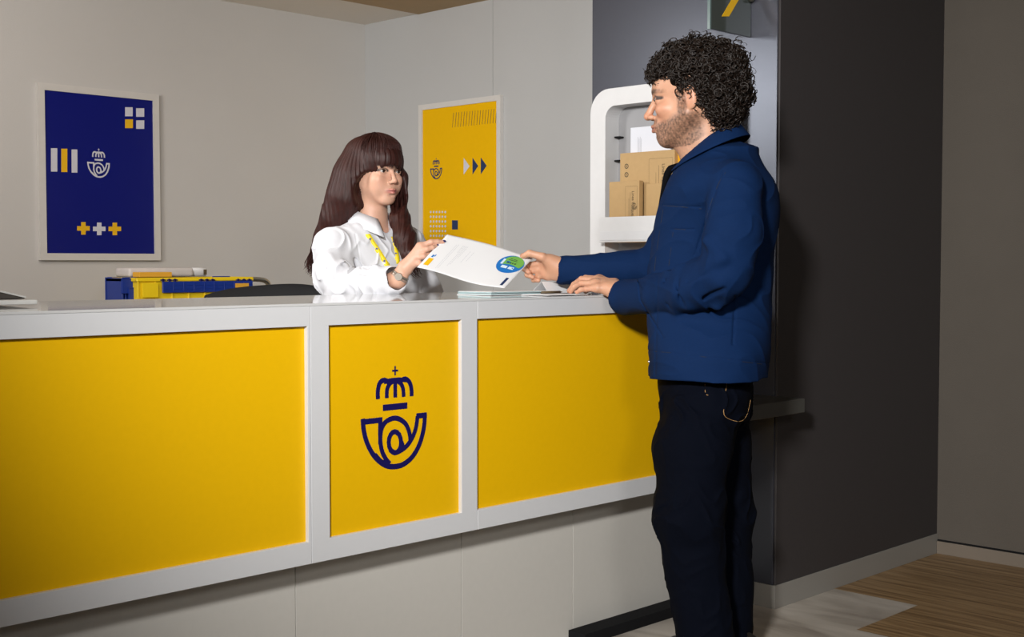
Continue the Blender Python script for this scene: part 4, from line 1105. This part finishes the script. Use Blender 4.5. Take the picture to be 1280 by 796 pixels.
# ------------------------------------------------------------------ the woman
def build_woman():
    W0 = 4.25
    bp = Q(466, 400, W0); fig = Figure((bp[0], W0)); cx = bp[0]
    th = math.radians(42); fH = (math.sin(th), -math.cos(th))
    hf = Frame(Q(470.5, 214.5, W0), basis(fH, .03, .0), .92)
    tb = math.radians(46); fwd = np.array([math.sin(tb), -math.cos(tb)]); lft = np.array([-fwd[1], fwd[0]])
    S = Sdf(); head(S, hf, True)
    S.cone(hf.out((-.028, 0, -.035)), Q(465, 285, W0+.01), .050, .054, .03)
    zz = lambda py: zat(py, W0)
    shoul = lambda s_, py, d=0: np.array([cx+lft[0]*s_+fwd[0]*d, W0+lft[1]*s_+fwd[1]*d, zz(py)])
    S.stack([(zz(292), cx, W0, .055, .09), (zz(310), cx, W0, .075, .14), (zz(350), cx, W0, .085, .13), (zz(420), cx, W0, .075, .11), (zz(480), cx, W0, .09, .13)], fwd, .03)
    shN = shoul(-.150, 303); shF = shoul(.150, 303)
    elN = Q(425, 366, 4.03); wrN = Q(497, 349, 3.865)
    S.cone(shoul(-.04, 298), shN, .04, .04, .02); S.cone(shN, elN, .037, .032, .02); S.cone(elN, wrN, .034, .0235, .02)
    elF = Q(560, 372, 4.28)*0+np.array([cx+lft[0]*.20+fwd[0]*.05, W0+lft[1]*.20+fwd[1]*.05, zz(372)+.0])
    wrF = elF+np.array([fwd[0]*.0-lft[0]*.10+fwd[0]*.16, fwd[1]*.16-lft[1]*.10, -.12])
    S.cone(shoul(.04, 298), shF, .04, .04, .02); S.cone(shF, elF, .037, .032, .02); S.cone(elF, wrF, .032, .023, .02)
    # far hand, relaxed below the worktop
    S.cone(wrF, wrF+np.array([.05*fwd[0], .05*fwd[1], -.05]), .021, .022, .02)
    for i in range(4):
        o_ = lft*(.024-.016*i); a_ = wrF+np.array([.05*fwd[0]+o_[0], .05*fwd[1]+o_[1], -.055]); b_ = a_+np.array([.02*fwd[0], .02*fwd[1], -.035]); c_ = b_+np.array([0, 0, -.03])
        S.chain([a_, b_, c_], [.0095, .0085, .007], .003, .008)
    # near hand holding the paper
    KW = [Q(525, 308, 3.862), Q(521.5, 315, 3.858), Q(519, 322, 3.856), Q(516, 329, 3.858)]
    S.cone(wrN, Q(505, 337, 3.862), .0235, .0205, .02)
    for k_ in KW: S.cone(Q(507, 334, 3.862), k_, .0175, .0108, .012)
    S.cone(KW[0], KW[3], .0112, .0105, .01)
    fingers = [([KW[0], Q(539, 302.5, 3.866), Q(547, 302, 3.873), Q(553.5, 302.5, 3.880)], [.0098, .0086, .0076, .0064]),
               ([KW[1], Q(533.5, 311.5, 3.850), Q(540.5, 309.5, 3.856), Q(545.5, 308, 3.868)], [.0100, .0086, .0076, .0062]),
               ([KW[2], Q(529.5, 320.5, 3.845), Q(535, 319, 3.858), Q(539, 316, 3.870)], [.0096, .0082, .0072, .006]),
               ([KW[3], Q(524.5, 329.5, 3.848), Q(529.5, 329, 3.862), Q(533, 327, 3.872)], [.0088, .0074, .0066, .0056])]
    for f, r in fingers: S.chain(f, r, .003, .008)
    S.chain([Q(508, 330, 3.885), Q(523, 317, 3.910), Q(537, 309.5, 3.915), Q(548, 306.5, 3.912)], [.0145, .0108, .0092, .0072], .005, .02)
    # legs
    for s_ in (1, -1):
        h_ = np.array([cx+lft[0]*.08*s_, W0+lft[1]*.08*s_, .80]); k_ = np.array([cx+lft[0]*.085*s_+fwd[0]*.01, W0+lft[1]*.085*s_+fwd[1]*.01, .45]); a_ = np.array([cx+lft[0]*.09*s_, W0+lft[1]*.09*s_, .09])
        S.cone(h_, k_, .075, .05, .03); S.cone(k_, a_, .048, .033, .02); S.cone((a_[0], a_[1], .05), (a_[0]+fwd[0]*.14, a_[1]+fwd[1]*.14, .04), .032, .028, .02)
    me, P = S.mesh('person', .0022)
    base = np.array([.62, .36, .255])
    col = face_cols(P, hf, base, (.46, .12, .11), brow=(.05, .022, .014), fem=True)
    for k_ in KW+[f[0][1] for f in fingers]:
        d = np.linalg.norm(P-k_, axis=1); w_ = .35*np.exp(-(d/.010)**2); col = col*(1-w_[:, None])+np.array([.46, .19, .13])*w_[:, None]
    tint(me, col)
    body = fig.place(me, 'person', M['skin'])
    tag(body, 'woman clerk with long auburn hair and white shirt, standing behind the counter', 'person')
    eyes(fig, hf, body, (1, .12, .04), True)
    for (f, r_), rr in zip(fingers, (.0064, .0062, .006, .0056)):
        d = f[-1]-f[-2]; d /= np.linalg.norm(d); up = np.array([-.1, -.55, .83]); up -= d*(up@d); up /= np.linalg.norm(up); sd = np.cross(d, up)
        bm = bmesh.new(); bmesh.ops.create_uvsphere(bm, u_segments=12, v_segments=8, radius=1)
        for v in bm.verts: v.co = Vector(f[-1]+d*.0035+up*rr*.62+d*v.co.x*.0068+sd*v.co.y*.0052+up*v.co.z*.0028)
        fig.bm(bm, 'fingernail', M['nail_blue'], body)
    # ---------------- shirt
    T = Sdf()
    def ks(py, x0, x1, b):
        hw = (x1-x0)/2*W0/FPX; c = Q((x0+x1)/2, py, W0)[0]
        a = math.sqrt(max(hw**2-(b*math.cos(math.pi/2-tb)*0+b*math.cos(tb))**2, .004))/math.sin(tb); return (zz(py), c, W0, min(a, .125), b)
    kn = [(zz(470), cx, W0, .135, .178), (zz(410), Q(464, 400, W0)[0], W0, .122, .165), (zz(365), Q(466, 365, W0)[0], W0, .128, .168), (zz(330), Q(465, 330, W0)[0], W0, .126, .172), (zz(308), Q(464, 308, W0)[0], W0, .108, .176), (zz(296), Q(463, 296, W0)[0], W0, .090, .165), (zz(286), Q(463, 286, W0)[0], W0, .074, .120), (zz(276), Q(463, 276, W0)[0], W0, .062, .072)]
    T.stack(kn, fwd, .02, p=2.2)
    T.cone(shoul(-.10, 303), shoul(-.165, 310), .052, .056, .03); T.cone(shoul(.10, 303), shoul(.160, 310), .052, .056, .03)
    T.cone(shoul(-.165, 310), Q(419, 345, 4.06), .057, .060, .02); T.cone(Q(419, 345, 4.06), Q(430, 362, 4.00), .060, .056, .03)
    T.cone(Q(430, 362, 4.00), Q(470, 354, 3.92), .054, .047, .02); T.cone(Q(468, 354, 3.925), Q(489, 350, 3.875), .047, .044, .004)
    T.cone(Q(486, 350.5, 3.882), Q(500, 348, 3.845), .039, .039, .002, 's')
    T.cone(shF, elF, .056, .050, .02); T.cone(elF, wrF, .048, .038, .02)
    T.cone(hf.out((-.02, 0, -.10)), Q(468, 282, W0-.02), .055, .055, .01, 's')
    nk = np.array([cx+fwd[0]*.085, W0+fwd[1]*.085, zz(289)])
    T.cone(np.array([cx+fwd[0]*.05, W0+fwd[1]*.05, zz(272)]), nk+np.array([fwd[0]*.03, fwd[1]*.03, 0]), .048, .014, .006, 's')
    for a, b, r in ((Q(412, 322, 4.02), Q(428, 350, 3.95), .010), (Q(400, 335, 4.05), Q(418, 362, 3.97), .010), (Q(432, 332, 4.0), Q(446, 368, 3.93), .010), (Q(452, 340, 3.93), Q(462, 372, 3.90), .009), (Q(404, 316, 4.06), Q(424, 336, 3.98), .009), (Q(468, 334, 3.9), Q(476, 366, 3.88), .007)):
        T.cone(a, b, r, r*.7, .022)
    a1 = Noise(12, 4, 9, seed=51); a2 = Noise(12, 9, 20, seed=52)
    ec = Q(432, 345, 4.0)
    def td(P):
        e = np.exp(-(np.linalg.norm(P-ec, axis=1)/.13)**2)
        wp = P+.02*np.stack([a1(P[:, [1, 2, 0]]), a1(P[:, [2, 0, 1]]), a1(P)], 1)
        px = P[:, 0]/P[:, 1]*FPX+640; py = 328+(HC-P[:, 2])*FPX/P[:, 1]
        sl = .0022*np.exp(-((px-(470-(.0)*py))/1.0)**2)*(py > 332)*(P[:, 1] < 4.0)
        pk = .0022*np.exp(-((px-(446+(py-300)*.16))/.9)**2)*(py < 337)*(py > 292)*(P[:, 1] < 4.22)
        return -(.0045+.0050*e)*np.clip(1-np.abs(a2(wp)), 0, 1)**2+.003*a1(P)+sl+pk
    T.disp = td
    me, P = T.mesh('shirt', .0026)
    sh = fig.place(me, 'shirt', M['shirt'], body)
    # collar leaves
    cz = zz(268)
    for sgn in (1, -1):
        A_, B_ = [], []
        for i in range(15):
            t = math.radians(180-150*i/14)   # 180 = nape, 30 = front
            k = i/14
            f_, l_ = math.cos(t), math.sin(t)*sgn
            top = np.array([cx, W0])+fwd*(f_*.060+.014)+lft*l_*.061; bot = np.array([cx, W0])+fwd*(f_*.090+.018+.022*k**3)+lft*l_*(.094+.004*k)
            zt_ = cz+.022-.040*k**1.5; A_.append((*top, zt_)); B_.append((*bot, zt_-.030-.030*k**2))
        strip(A_, B_, .003, 'collar', fig, M['shirt'], sh)
    # lanyard
    def surfp(px, py):
        for w_ in np.linspace(3.9, 4.5, 240):
            q = Q(px, py, w_)
            if T.ev(q[None])[0] < 0: return q+np.array([0, -.004, 0])
        return Q(px, py, 4.13)
    for pl_ in ([(459.5, 293), (465, 302), (471, 311), (478, 322), (485, 333)], [(491, 296), (493, 306), (495, 317), (497, 330)]):
        pts = [surfp(*p) for p in smooth_pts(pl_, n=3)]
        A_ = [tuple(p+np.array([-.0085, 0, 0])) for p in pts]; B_ = [tuple(p+np.array([.0085, .002, .002])) for p in pts]
        ln = strip(A_, B_, .0015, 'lanyard', fig, M['lanyard'], body)
        for i in range(2, len(pts), 4):
            bm = bmesh.new(); c_ = pts[i]+np.array([0, -.0018, 0]); s_ = .0042
            vs_ = [bm.verts.new(c_+np.array(o_)) for o_ in ((-s_, 0, -.001), (s_*.4, 0, -s_), (s_, 0, .002), (-s_*.3, 0, s_))]; f_ = bm.faces.new(vs_)
            ex_ = bmesh.ops.extrude_face_region(bm, geom=[f_])['geom']
            for g_ in ex_:
                if isinstance(g_, bmesh.types.BMVert): g_.co.y += .001
            fig.bm(bm, 'printed_mark', M['navy'], ln, smooth=False)
    # wristwatch
    ax = wrN-elN; ax /= np.linalg.norm(ax); ax = Q(505, 337, 3.862)-wrN; ax /= np.linalg.norm(ax)
    wc = wrN+ax*.012; u_ = np.cross(ax, (0, 1, 0)); u_ /= np.linalg.norm(u_); v_ = np.cross(ax, u_)
    ringp = np.array([wc+u_*math.cos(t)*.0255+v_*math.sin(t)*.0255 for t in np.linspace(0, 2*PI, 33)])
    c2 = []
    for o_ in (-.0052, 0, .0052): c2.append((ringp+ax*o_, np.full(33, .0030)))
    wt_ = fig.place(tubes_mesh('wristwatch', c2, 6), 'wristwatch', M['watch'], body)
    bm = bmesh.new(); dn = -v_ if v_[1] > 0 else v_; dn = dn/np.linalg.norm(dn)
    bmesh.ops.create_cone(bm, cap_ends=True, segments=24, radius1=.0125, radius2=.011, depth=.006)
    Rm = Vector((0, 0, 1)).rotation_difference(Vector(dn)).to_matrix()
    for v in bm.verts: v.co = Rm @ v.co + Vector(wc+dn*.0285)
    fig.bm(bm, 'watch_case', M['watch'], wt_, smooth=False)
    # trousers, shoes
    Tr = Sdf()
    Tr.stack([(.72, cx, W0, .11, .165), (.80, cx, W0, .12, .172), (.92, cx, W0, .115, .160)], fwd, .03)
    for s_ in (1, -1):
        p3 = lambda d, z: (cx+lft[0]*.085*s_+fwd[0]*d, W0+lft[1]*.085*s_+fwd[1]*d, z)
        Tr.cone(p3(0, .76), p3(.01, .45), .092, .068, .03); Tr.cone(p3(.01, .45), p3(0, .10), .068, .06, .03)
    me, P = Tr.mesh('trousers', .006); fig.place(me, 'trousers', M['trouser'], body)
    for s_ in (1, -1):
        Sh = Sdf(); p3 = lambda d, z: (cx+lft[0]*.09*s_+fwd[0]*d, W0+lft[1]*.09*s_+fwd[1]*d, z)
        Sh.cone(p3(-.04, .045), p3(.14, .038), .040, .033, .02); Sh.cone(p3(-.05, -.02), p3(.18, -.02), .021, .021, .001, 's')
        me, P = Sh.mesh('shoe', .006); fig.place(me, 'shoe', M['shoe'], body)
    # ---------------- hair
    X = dict(fr=hf); Hh = Sdf()
    Hh.ell((-.006, 0, .040), (.114, .089, .092), .02, **X)
    Hh.ell((-.030, 0, -.02), (.098, .090, .090), .03, **X)
    inv = lambda p: hf.to(np.array(p)[None])[0]
    # near fall behind the shoulder, far fall in front of it
    near = [Q(452, 196, 4.25), Q(441, 222, 4.24), Q(432, 248, 4.235), Q(421, 274, 4.25), Q(407, 299, 4.28), Q(397, 322, 4.31)]
    for a, b, r0, r1 in zip(near[:-1], near[1:], (.056, .058, .054, .045, .034), (.058, .054, .045, .034, .018)): Hh.cone(a, b, r0, r1, .045)
    far = [Q(500, 222, 4.275), Q(498, 248, 4.25), Q(500, 275, 4.20), Q(506, 298, 4.13), Q(511, 318, 4.09), Q(517, 336, 4.07)]
    for a, b, r0, r1 in zip(far[:-1], far[1:], (.026, .026, .031, .036, .028), (.026, .031, .036, .028, .010)): Hh.cone(a, b, r0, r1, .02)
    # open the face
    Hh.ell((.100, -.004, -.064), (.085, .066, .082), .012, 's', **X)
    Hh.ell((.046, -.062, -.078), (.056, .052, .070), .012, 's', **X)
    Hh.ell((.075, .05, -.060), (.045, .028, .07), .01, 's', **X)
    # fringe
    gn = Noise(14, 3, 8, seed=61)
    def hd(P):
        q = hf.to(P); ang = np.arctan2(q[:, 1], q[:, 0]+.03); low = np.clip((-.08-q[:, 2])/.05, 0, 1)
        w1 = gn(P*np.array([1, 1, .7]))
        s1 = np.sin(ang*46+w1*3.0)*.5+np.sin(ang*97+w1*5)*.35
        px = P[:, 0]/P[:, 1]*FPX; py_ = P[:, 2]
        s2 = np.sin((px+30*py_*(-1 if False else 1)+w1*4)*.95)*.5+np.sin((px+w1*5)*2.1)*.35
        return .0019*(s1*(1-low)+s2*low)+.003*w1
    Hh.disp = hd
    me, P = Hh.mesh('hair', .0026)
    hair = fig.place(me, 'hair', M['hair_w'], body)
    r = np.random.default_rng(12); curves = []
    def run(guides, n, spread0, spread1, rad=.0011, wave=.004, cut=1.):
        g = np.array(smooth_pts([tuple(p) for p in guides], n=6)); K_ = len(g); t = np.linspace(0, 1, K_)
        for _ in range(n):
            o0 = r.normal(size=3); o0 /= np.linalg.norm(o0); c_ = r.uniform(.75, cut)
            sp = (spread0*(1-t)+spread1*t)[:, None]; ph = r.uniform(0, 6.28)
            wv = np.stack([np.sin(t*9+ph), np.cos(t*8+ph), 0*t], 1)*(wave*t)[:, None]
            pts = g+o0[None]*sp*r.uniform(.9, 1.08)+wv; m = t <= c_
            if m.sum() < 5: continue
            curves.append((pts[m], rad*r.uniform(.7, 1.3)*np.clip((c_-t[m])*8, .25, 1)))
    run(near+[Q(388, 338, 4.36)], 150, .056, .014, wave=.014)
    run(far+[Q(522, 344, 4.06)], 110, .027, .014, wave=.008)
    # crown to fringe and crown to sides, following the head
    for _ in range(620):
        az = r.uniform(-180, 180); a = math.radians(az); fr_ = abs(az) < 48
        t = np.linspace(0, 1, 14)
        zend = (.010+.006*abs(math.sin(a*3))+r.uniform(-.006, .006)) if fr_ else (r.uniform(-.10, -.05))
        el = t*(1.25 if fr_ else 1.5)
        rx, ry, rz_ = .1035, .0885, .094
        x = -.006+np.sin(el)*math.cos(a)*(rx+.012); y = np.sin(el)*math.sin(a)*ry; z = .040+np.cos(el)*rz_
        if fr_:
            x = x+.006*np.sin(t*PI); z = np.where(t > .75, z+(zend-z[-1])*((t-.75)/.25)**1.3, z)
        else:
            z = np.where(t > .8, z+(zend-z[-1])*((t-.8)/.2), z)
        off = r.normal(size=2)*.002
        pl_ = np.stack([x, y+off[0]*2, z+off[1]], 1)*(1.0+r.uniform(-.005, .018))
        if not fr_ and (abs(az) < 75): pl_[:, 0] -= .012*t**2
        if -85 < az < -48 or 48 < az < 70: pl_ = pl_[pl_[:, 2] > (.012 if abs(az) < 62 else -.015)]
        if len(pl_) < 5: continue
        pts = hf.out(pl_); t = np.linspace(0, 1, len(pts))
        curves.append((pts, np.full(len(pts), .0011)*np.clip((1-t)*6+.3, .3, 1)))
    # stray wisps at the left
    for g_, n_ in (([Q(398, 300, 4.28), Q(391, 318, 4.29), Q(386, 330, 4.30), Q(390, 340, 4.30), Q(384, 346, 4.30)], 26), ([Q(408, 280, 4.25), Q(395, 302, 4.27), Q(391, 325, 4.3), Q(398, 345, 4.3), Q(400, 362, 4.31)], 40)):
        run(g_, n_, .012, .009, wave=.008)
    fig.place(tubes_mesh('strands', curves, 4), 'strands', M['hair_w'], hair)
    return fig, S
M['watch'] = mat('watch_metal', (.42, .38, .33), .3, metal=.9)
wfig, wS = build_woman()
# ------------------------------------------------------------------ the document passed across
def world_of(p):
    R = np.array([vR[0], vR[1], 0]); Fh = np.array([math.cos(AZ), math.sin(AZ), 0]); return R*p[0]+Fh*p[1]+np.array([0, 0, p[2]])
TL, TR, BR, BL = [world_of(p) for p in (Q(559, 293, 3.905), Q(666, 323, 4.000), Q(630, 360.5, 3.85), Q(521, 334.5, 3.79))]
nrm = np.cross(TR-TL, BL-TL); nrm /= np.linalg.norm(nrm)
if nrm[2] < 0: nrm = -nrm
def doc(s, t, d=0):
    """s along the long side, t from the far to the near edge"""
    p = TL*(1-s)*(1-t)+TR*s*(1-t)+BR*s*t+BL*(1-s)*t
    sag = (math.sin(s*PI)*.010*(1-t)+math.sin(s*PI)*-.006*t+.006*math.sin(s*2*PI+.4)*t-.010*math.exp(-((s-.0)/.12)**2)*(1-t)*.0)
    return Vector(p+nrm*(sag+d))
bm = bmesh.new(); NS, NT = 36, 24
G = [[bm.verts.new(doc(i/NS, j/NT)) for j in range(NT+1)] for i in range(NS+1)]
for i in range(NS):
    for j in range(NT): bm.faces.new((G[i][j], G[i+1][j], G[i+1][j+1], G[i][j+1]))
o = finish('document', bm, M['paper'], smooth=True); so = o.modifiers.new('s', 'SOLIDIFY'); so.thickness = .0005; so.offset = 0
dq = tag(o, 'curved white printed document held between the woman\'s and the man\'s hands', 'document')
def dquad(bm, s0, s1, t0, t1, d=.0007, n=4):
    g = [[bm.verts.new(doc(s0+(s1-s0)*i/n, t0+(t1-t0)*j/n, d)) for j in range(n+1)] for i in range(n+1)]
    for i in range(n):
        for j in range(n): bm.faces.new((g[i][j], g[i+1][j], g[i+1][j+1], g[i][j+1]))
M['doc_blue'] = mat('document_blue', (.01, .16, .50), .6); M['doc_green'] = mat('document_green', (.16, .42, .07), .6)
M['doc_white'] = mat('document_pale', (.62, .76, .86), .6); M['doc_ink'] = mat('document_ink', (.03, .06, .03), .7); M['doc_grey'] = mat('document_grey_ink', (.45, .46, .50), .7)
def dpoly(name, m, pts, d=.0008):
    bm = bmesh.new(); c = bm.verts.new(doc(sum(p[0] for p in pts)/len(pts), sum(p[1] for p in pts)/len(pts), d)); v = [bm.verts.new(doc(p[0], p[1], d)) for p in pts]
    for i in range(len(v)): bm.faces.new((c, v[i], v[(i+1) % len(v)]))
    return finish(name, bm, m, dq)
cs, ct, rs, rt_ = .845, .335, .145, .25
circ = [(cs+rs*math.cos(a*PI/16), ct+rt_*math.sin(a*PI/16)) for a in range(32)]
dpoly('round_logo', M['doc_blue'], circ)
g_ = [(cs+rs*.80*math.cos(a*PI/16)+.012, ct-.045+rt_*.78*math.sin(a*PI/16)) for a in range(32)]
g_ = [(s_, min(t_, ct+.035-.03*math.cos((s_-cs)*20))) for s_, t_ in g_]
dpoly('logo_green_field', M['doc_green'], g_, .0012)
bm = bmesh.new()
for s0, s1, t0, t1 in ((cs-.11, cs-.085, ct-.10, ct+.04), (cs-.075, cs-.01, ct+.06, ct+.13), (cs+.005, cs+.065, ct+.06, ct+.13)): dquad(bm, s0, s1, t0, t1, .0013)
finish('logo_pale_shapes', bm, M['doc_white'], dq)
bm = bmesh.new()
for s0, s1, t0, t1 in ((cs-.05, cs-.02, ct-.15, ct-.135), (cs-.01, cs+.03, ct-.15, ct-.135), (cs-.06, cs+.04, ct-.115, ct-.10), (cs-.055, cs-.03, ct-.055, ct-.02), (cs-.02, cs-.005, ct-.055, ct-.02), (cs+.005, cs+.02, ct-.055, ct-.02), (cs+.03, cs+.05, ct-.055, ct-.02)): dquad(bm, s0, s1, t0, t1, .0016, 1)
finish('logo_lettering', bm, M['doc_ink'], dq)
bm = bmesh.new(); dquad(bm, .925, .955, .70, .93); finish('blue_strip', bm, M['navy2'], dq)
bm = bmesh.new(); dquad(bm, .03, .085, .70, .90); finish('yellow_mark', bm, M['yellow_print'], dq)
bm = bmesh.new(); dquad(bm, .04, .06, .60, .67); dquad(bm, .065, .075, .58, .64); finish('blue_mark', bm, M['doc_blue'], dq)
bm = bmesh.new()
for s0, t0, t1 in ((.175, .22, .92), (.195, .20, .90), (.245, .20, .42), (.262, .20, .80), (.279, .20, .74), (.296, .20, .55), (.36, .30, .62), (.40, .30, .55)):
    t = t0
    while t < t1: dquad(bm, s0, s0+.003, t, min(t+.045, t1), .0006, 1); t += .055
finish('faint_text_lines', bm, M['doc_grey'], dq)
# ------------------------------------------------------------------ light
sc = bpy.context.scene
w = bpy.data.worlds.new('world'); sc.world = w; w.use_nodes = True
w.node_tree.nodes['Background'].inputs[0].default_value = (.80, .86, 1, 1); w.node_tree.nodes['Background'].inputs[1].default_value = .03
def area(name, loc, target, size, power, col=(1, 1, 1), spread=180, sy=None):
    l = bpy.data.lights.new(name, 'AREA'); l.energy = power; l.color = col; l.size = size; l.spread = math.radians(spread)
    if sy: l.shape = 'RECTANGLE'; l.size_y = sy
    o = bpy.data.objects.new(name, l); C.objects.link(o); o.location = loc
    o.rotation_euler = (Vector(target)-Vector(loc)).to_track_quat('-Z', 'Y').to_euler(); return o
def spot(name, loc, target, ang, blend, radius, power, col=(1, 1, 1)):
    l = bpy.data.lights.new(name, 'SPOT'); l.energy = power; l.color = col; l.spot_size = math.radians(ang); l.spot_blend = blend; l.shadow_soft_size = radius
    o = bpy.data.objects.new(name, l); C.objects.link(o); o.location = loc
    o.rotation_euler = (Vector(target)-Vector(loc)).to_track_quat('-Z', 'Y').to_euler(); return o
spot('front_spotlight', (-.6, .3, 2.2), (3.4, 2.5, 1.1), 62, 1, .16, 830, (1, .985, .96))
spot('front_fill', (.2, -1.2, 2.2), (3.0, 2.6, 1.0), 60, 1, .35, 135, (1, .97, .93))  # added fill, nearly frontal; stands for no fixture in the room
spot('rear_spotlight', (.7, 4.35, 2.1), (3.6, 2.2, 1.35), 66, 1, .28, 116, (1, .99, .99))
area('rear_wall_fill', (2.0, 3.9, 2.36), (2.9, 5.28, 1.3), 1.2, 19, (1, .94, .88))  # added to brighten the rear wall, no known ceiling lamp
area('rear_wall_side_fill', (-.8, 2.9, 2.05), (3.1, 5.28, 1.75), 1.0, 22, (1, .95, .90), 100)  # invented source at the left, lifts the rear and pale walls
vs = sc.view_settings; vs.view_transform = 'Standard'; vs.look = 'None'; vs.gamma = 1; vs.exposure = 0; vs.use_curve_mapping = False
sc.display_settings.display_device = 'sRGB'
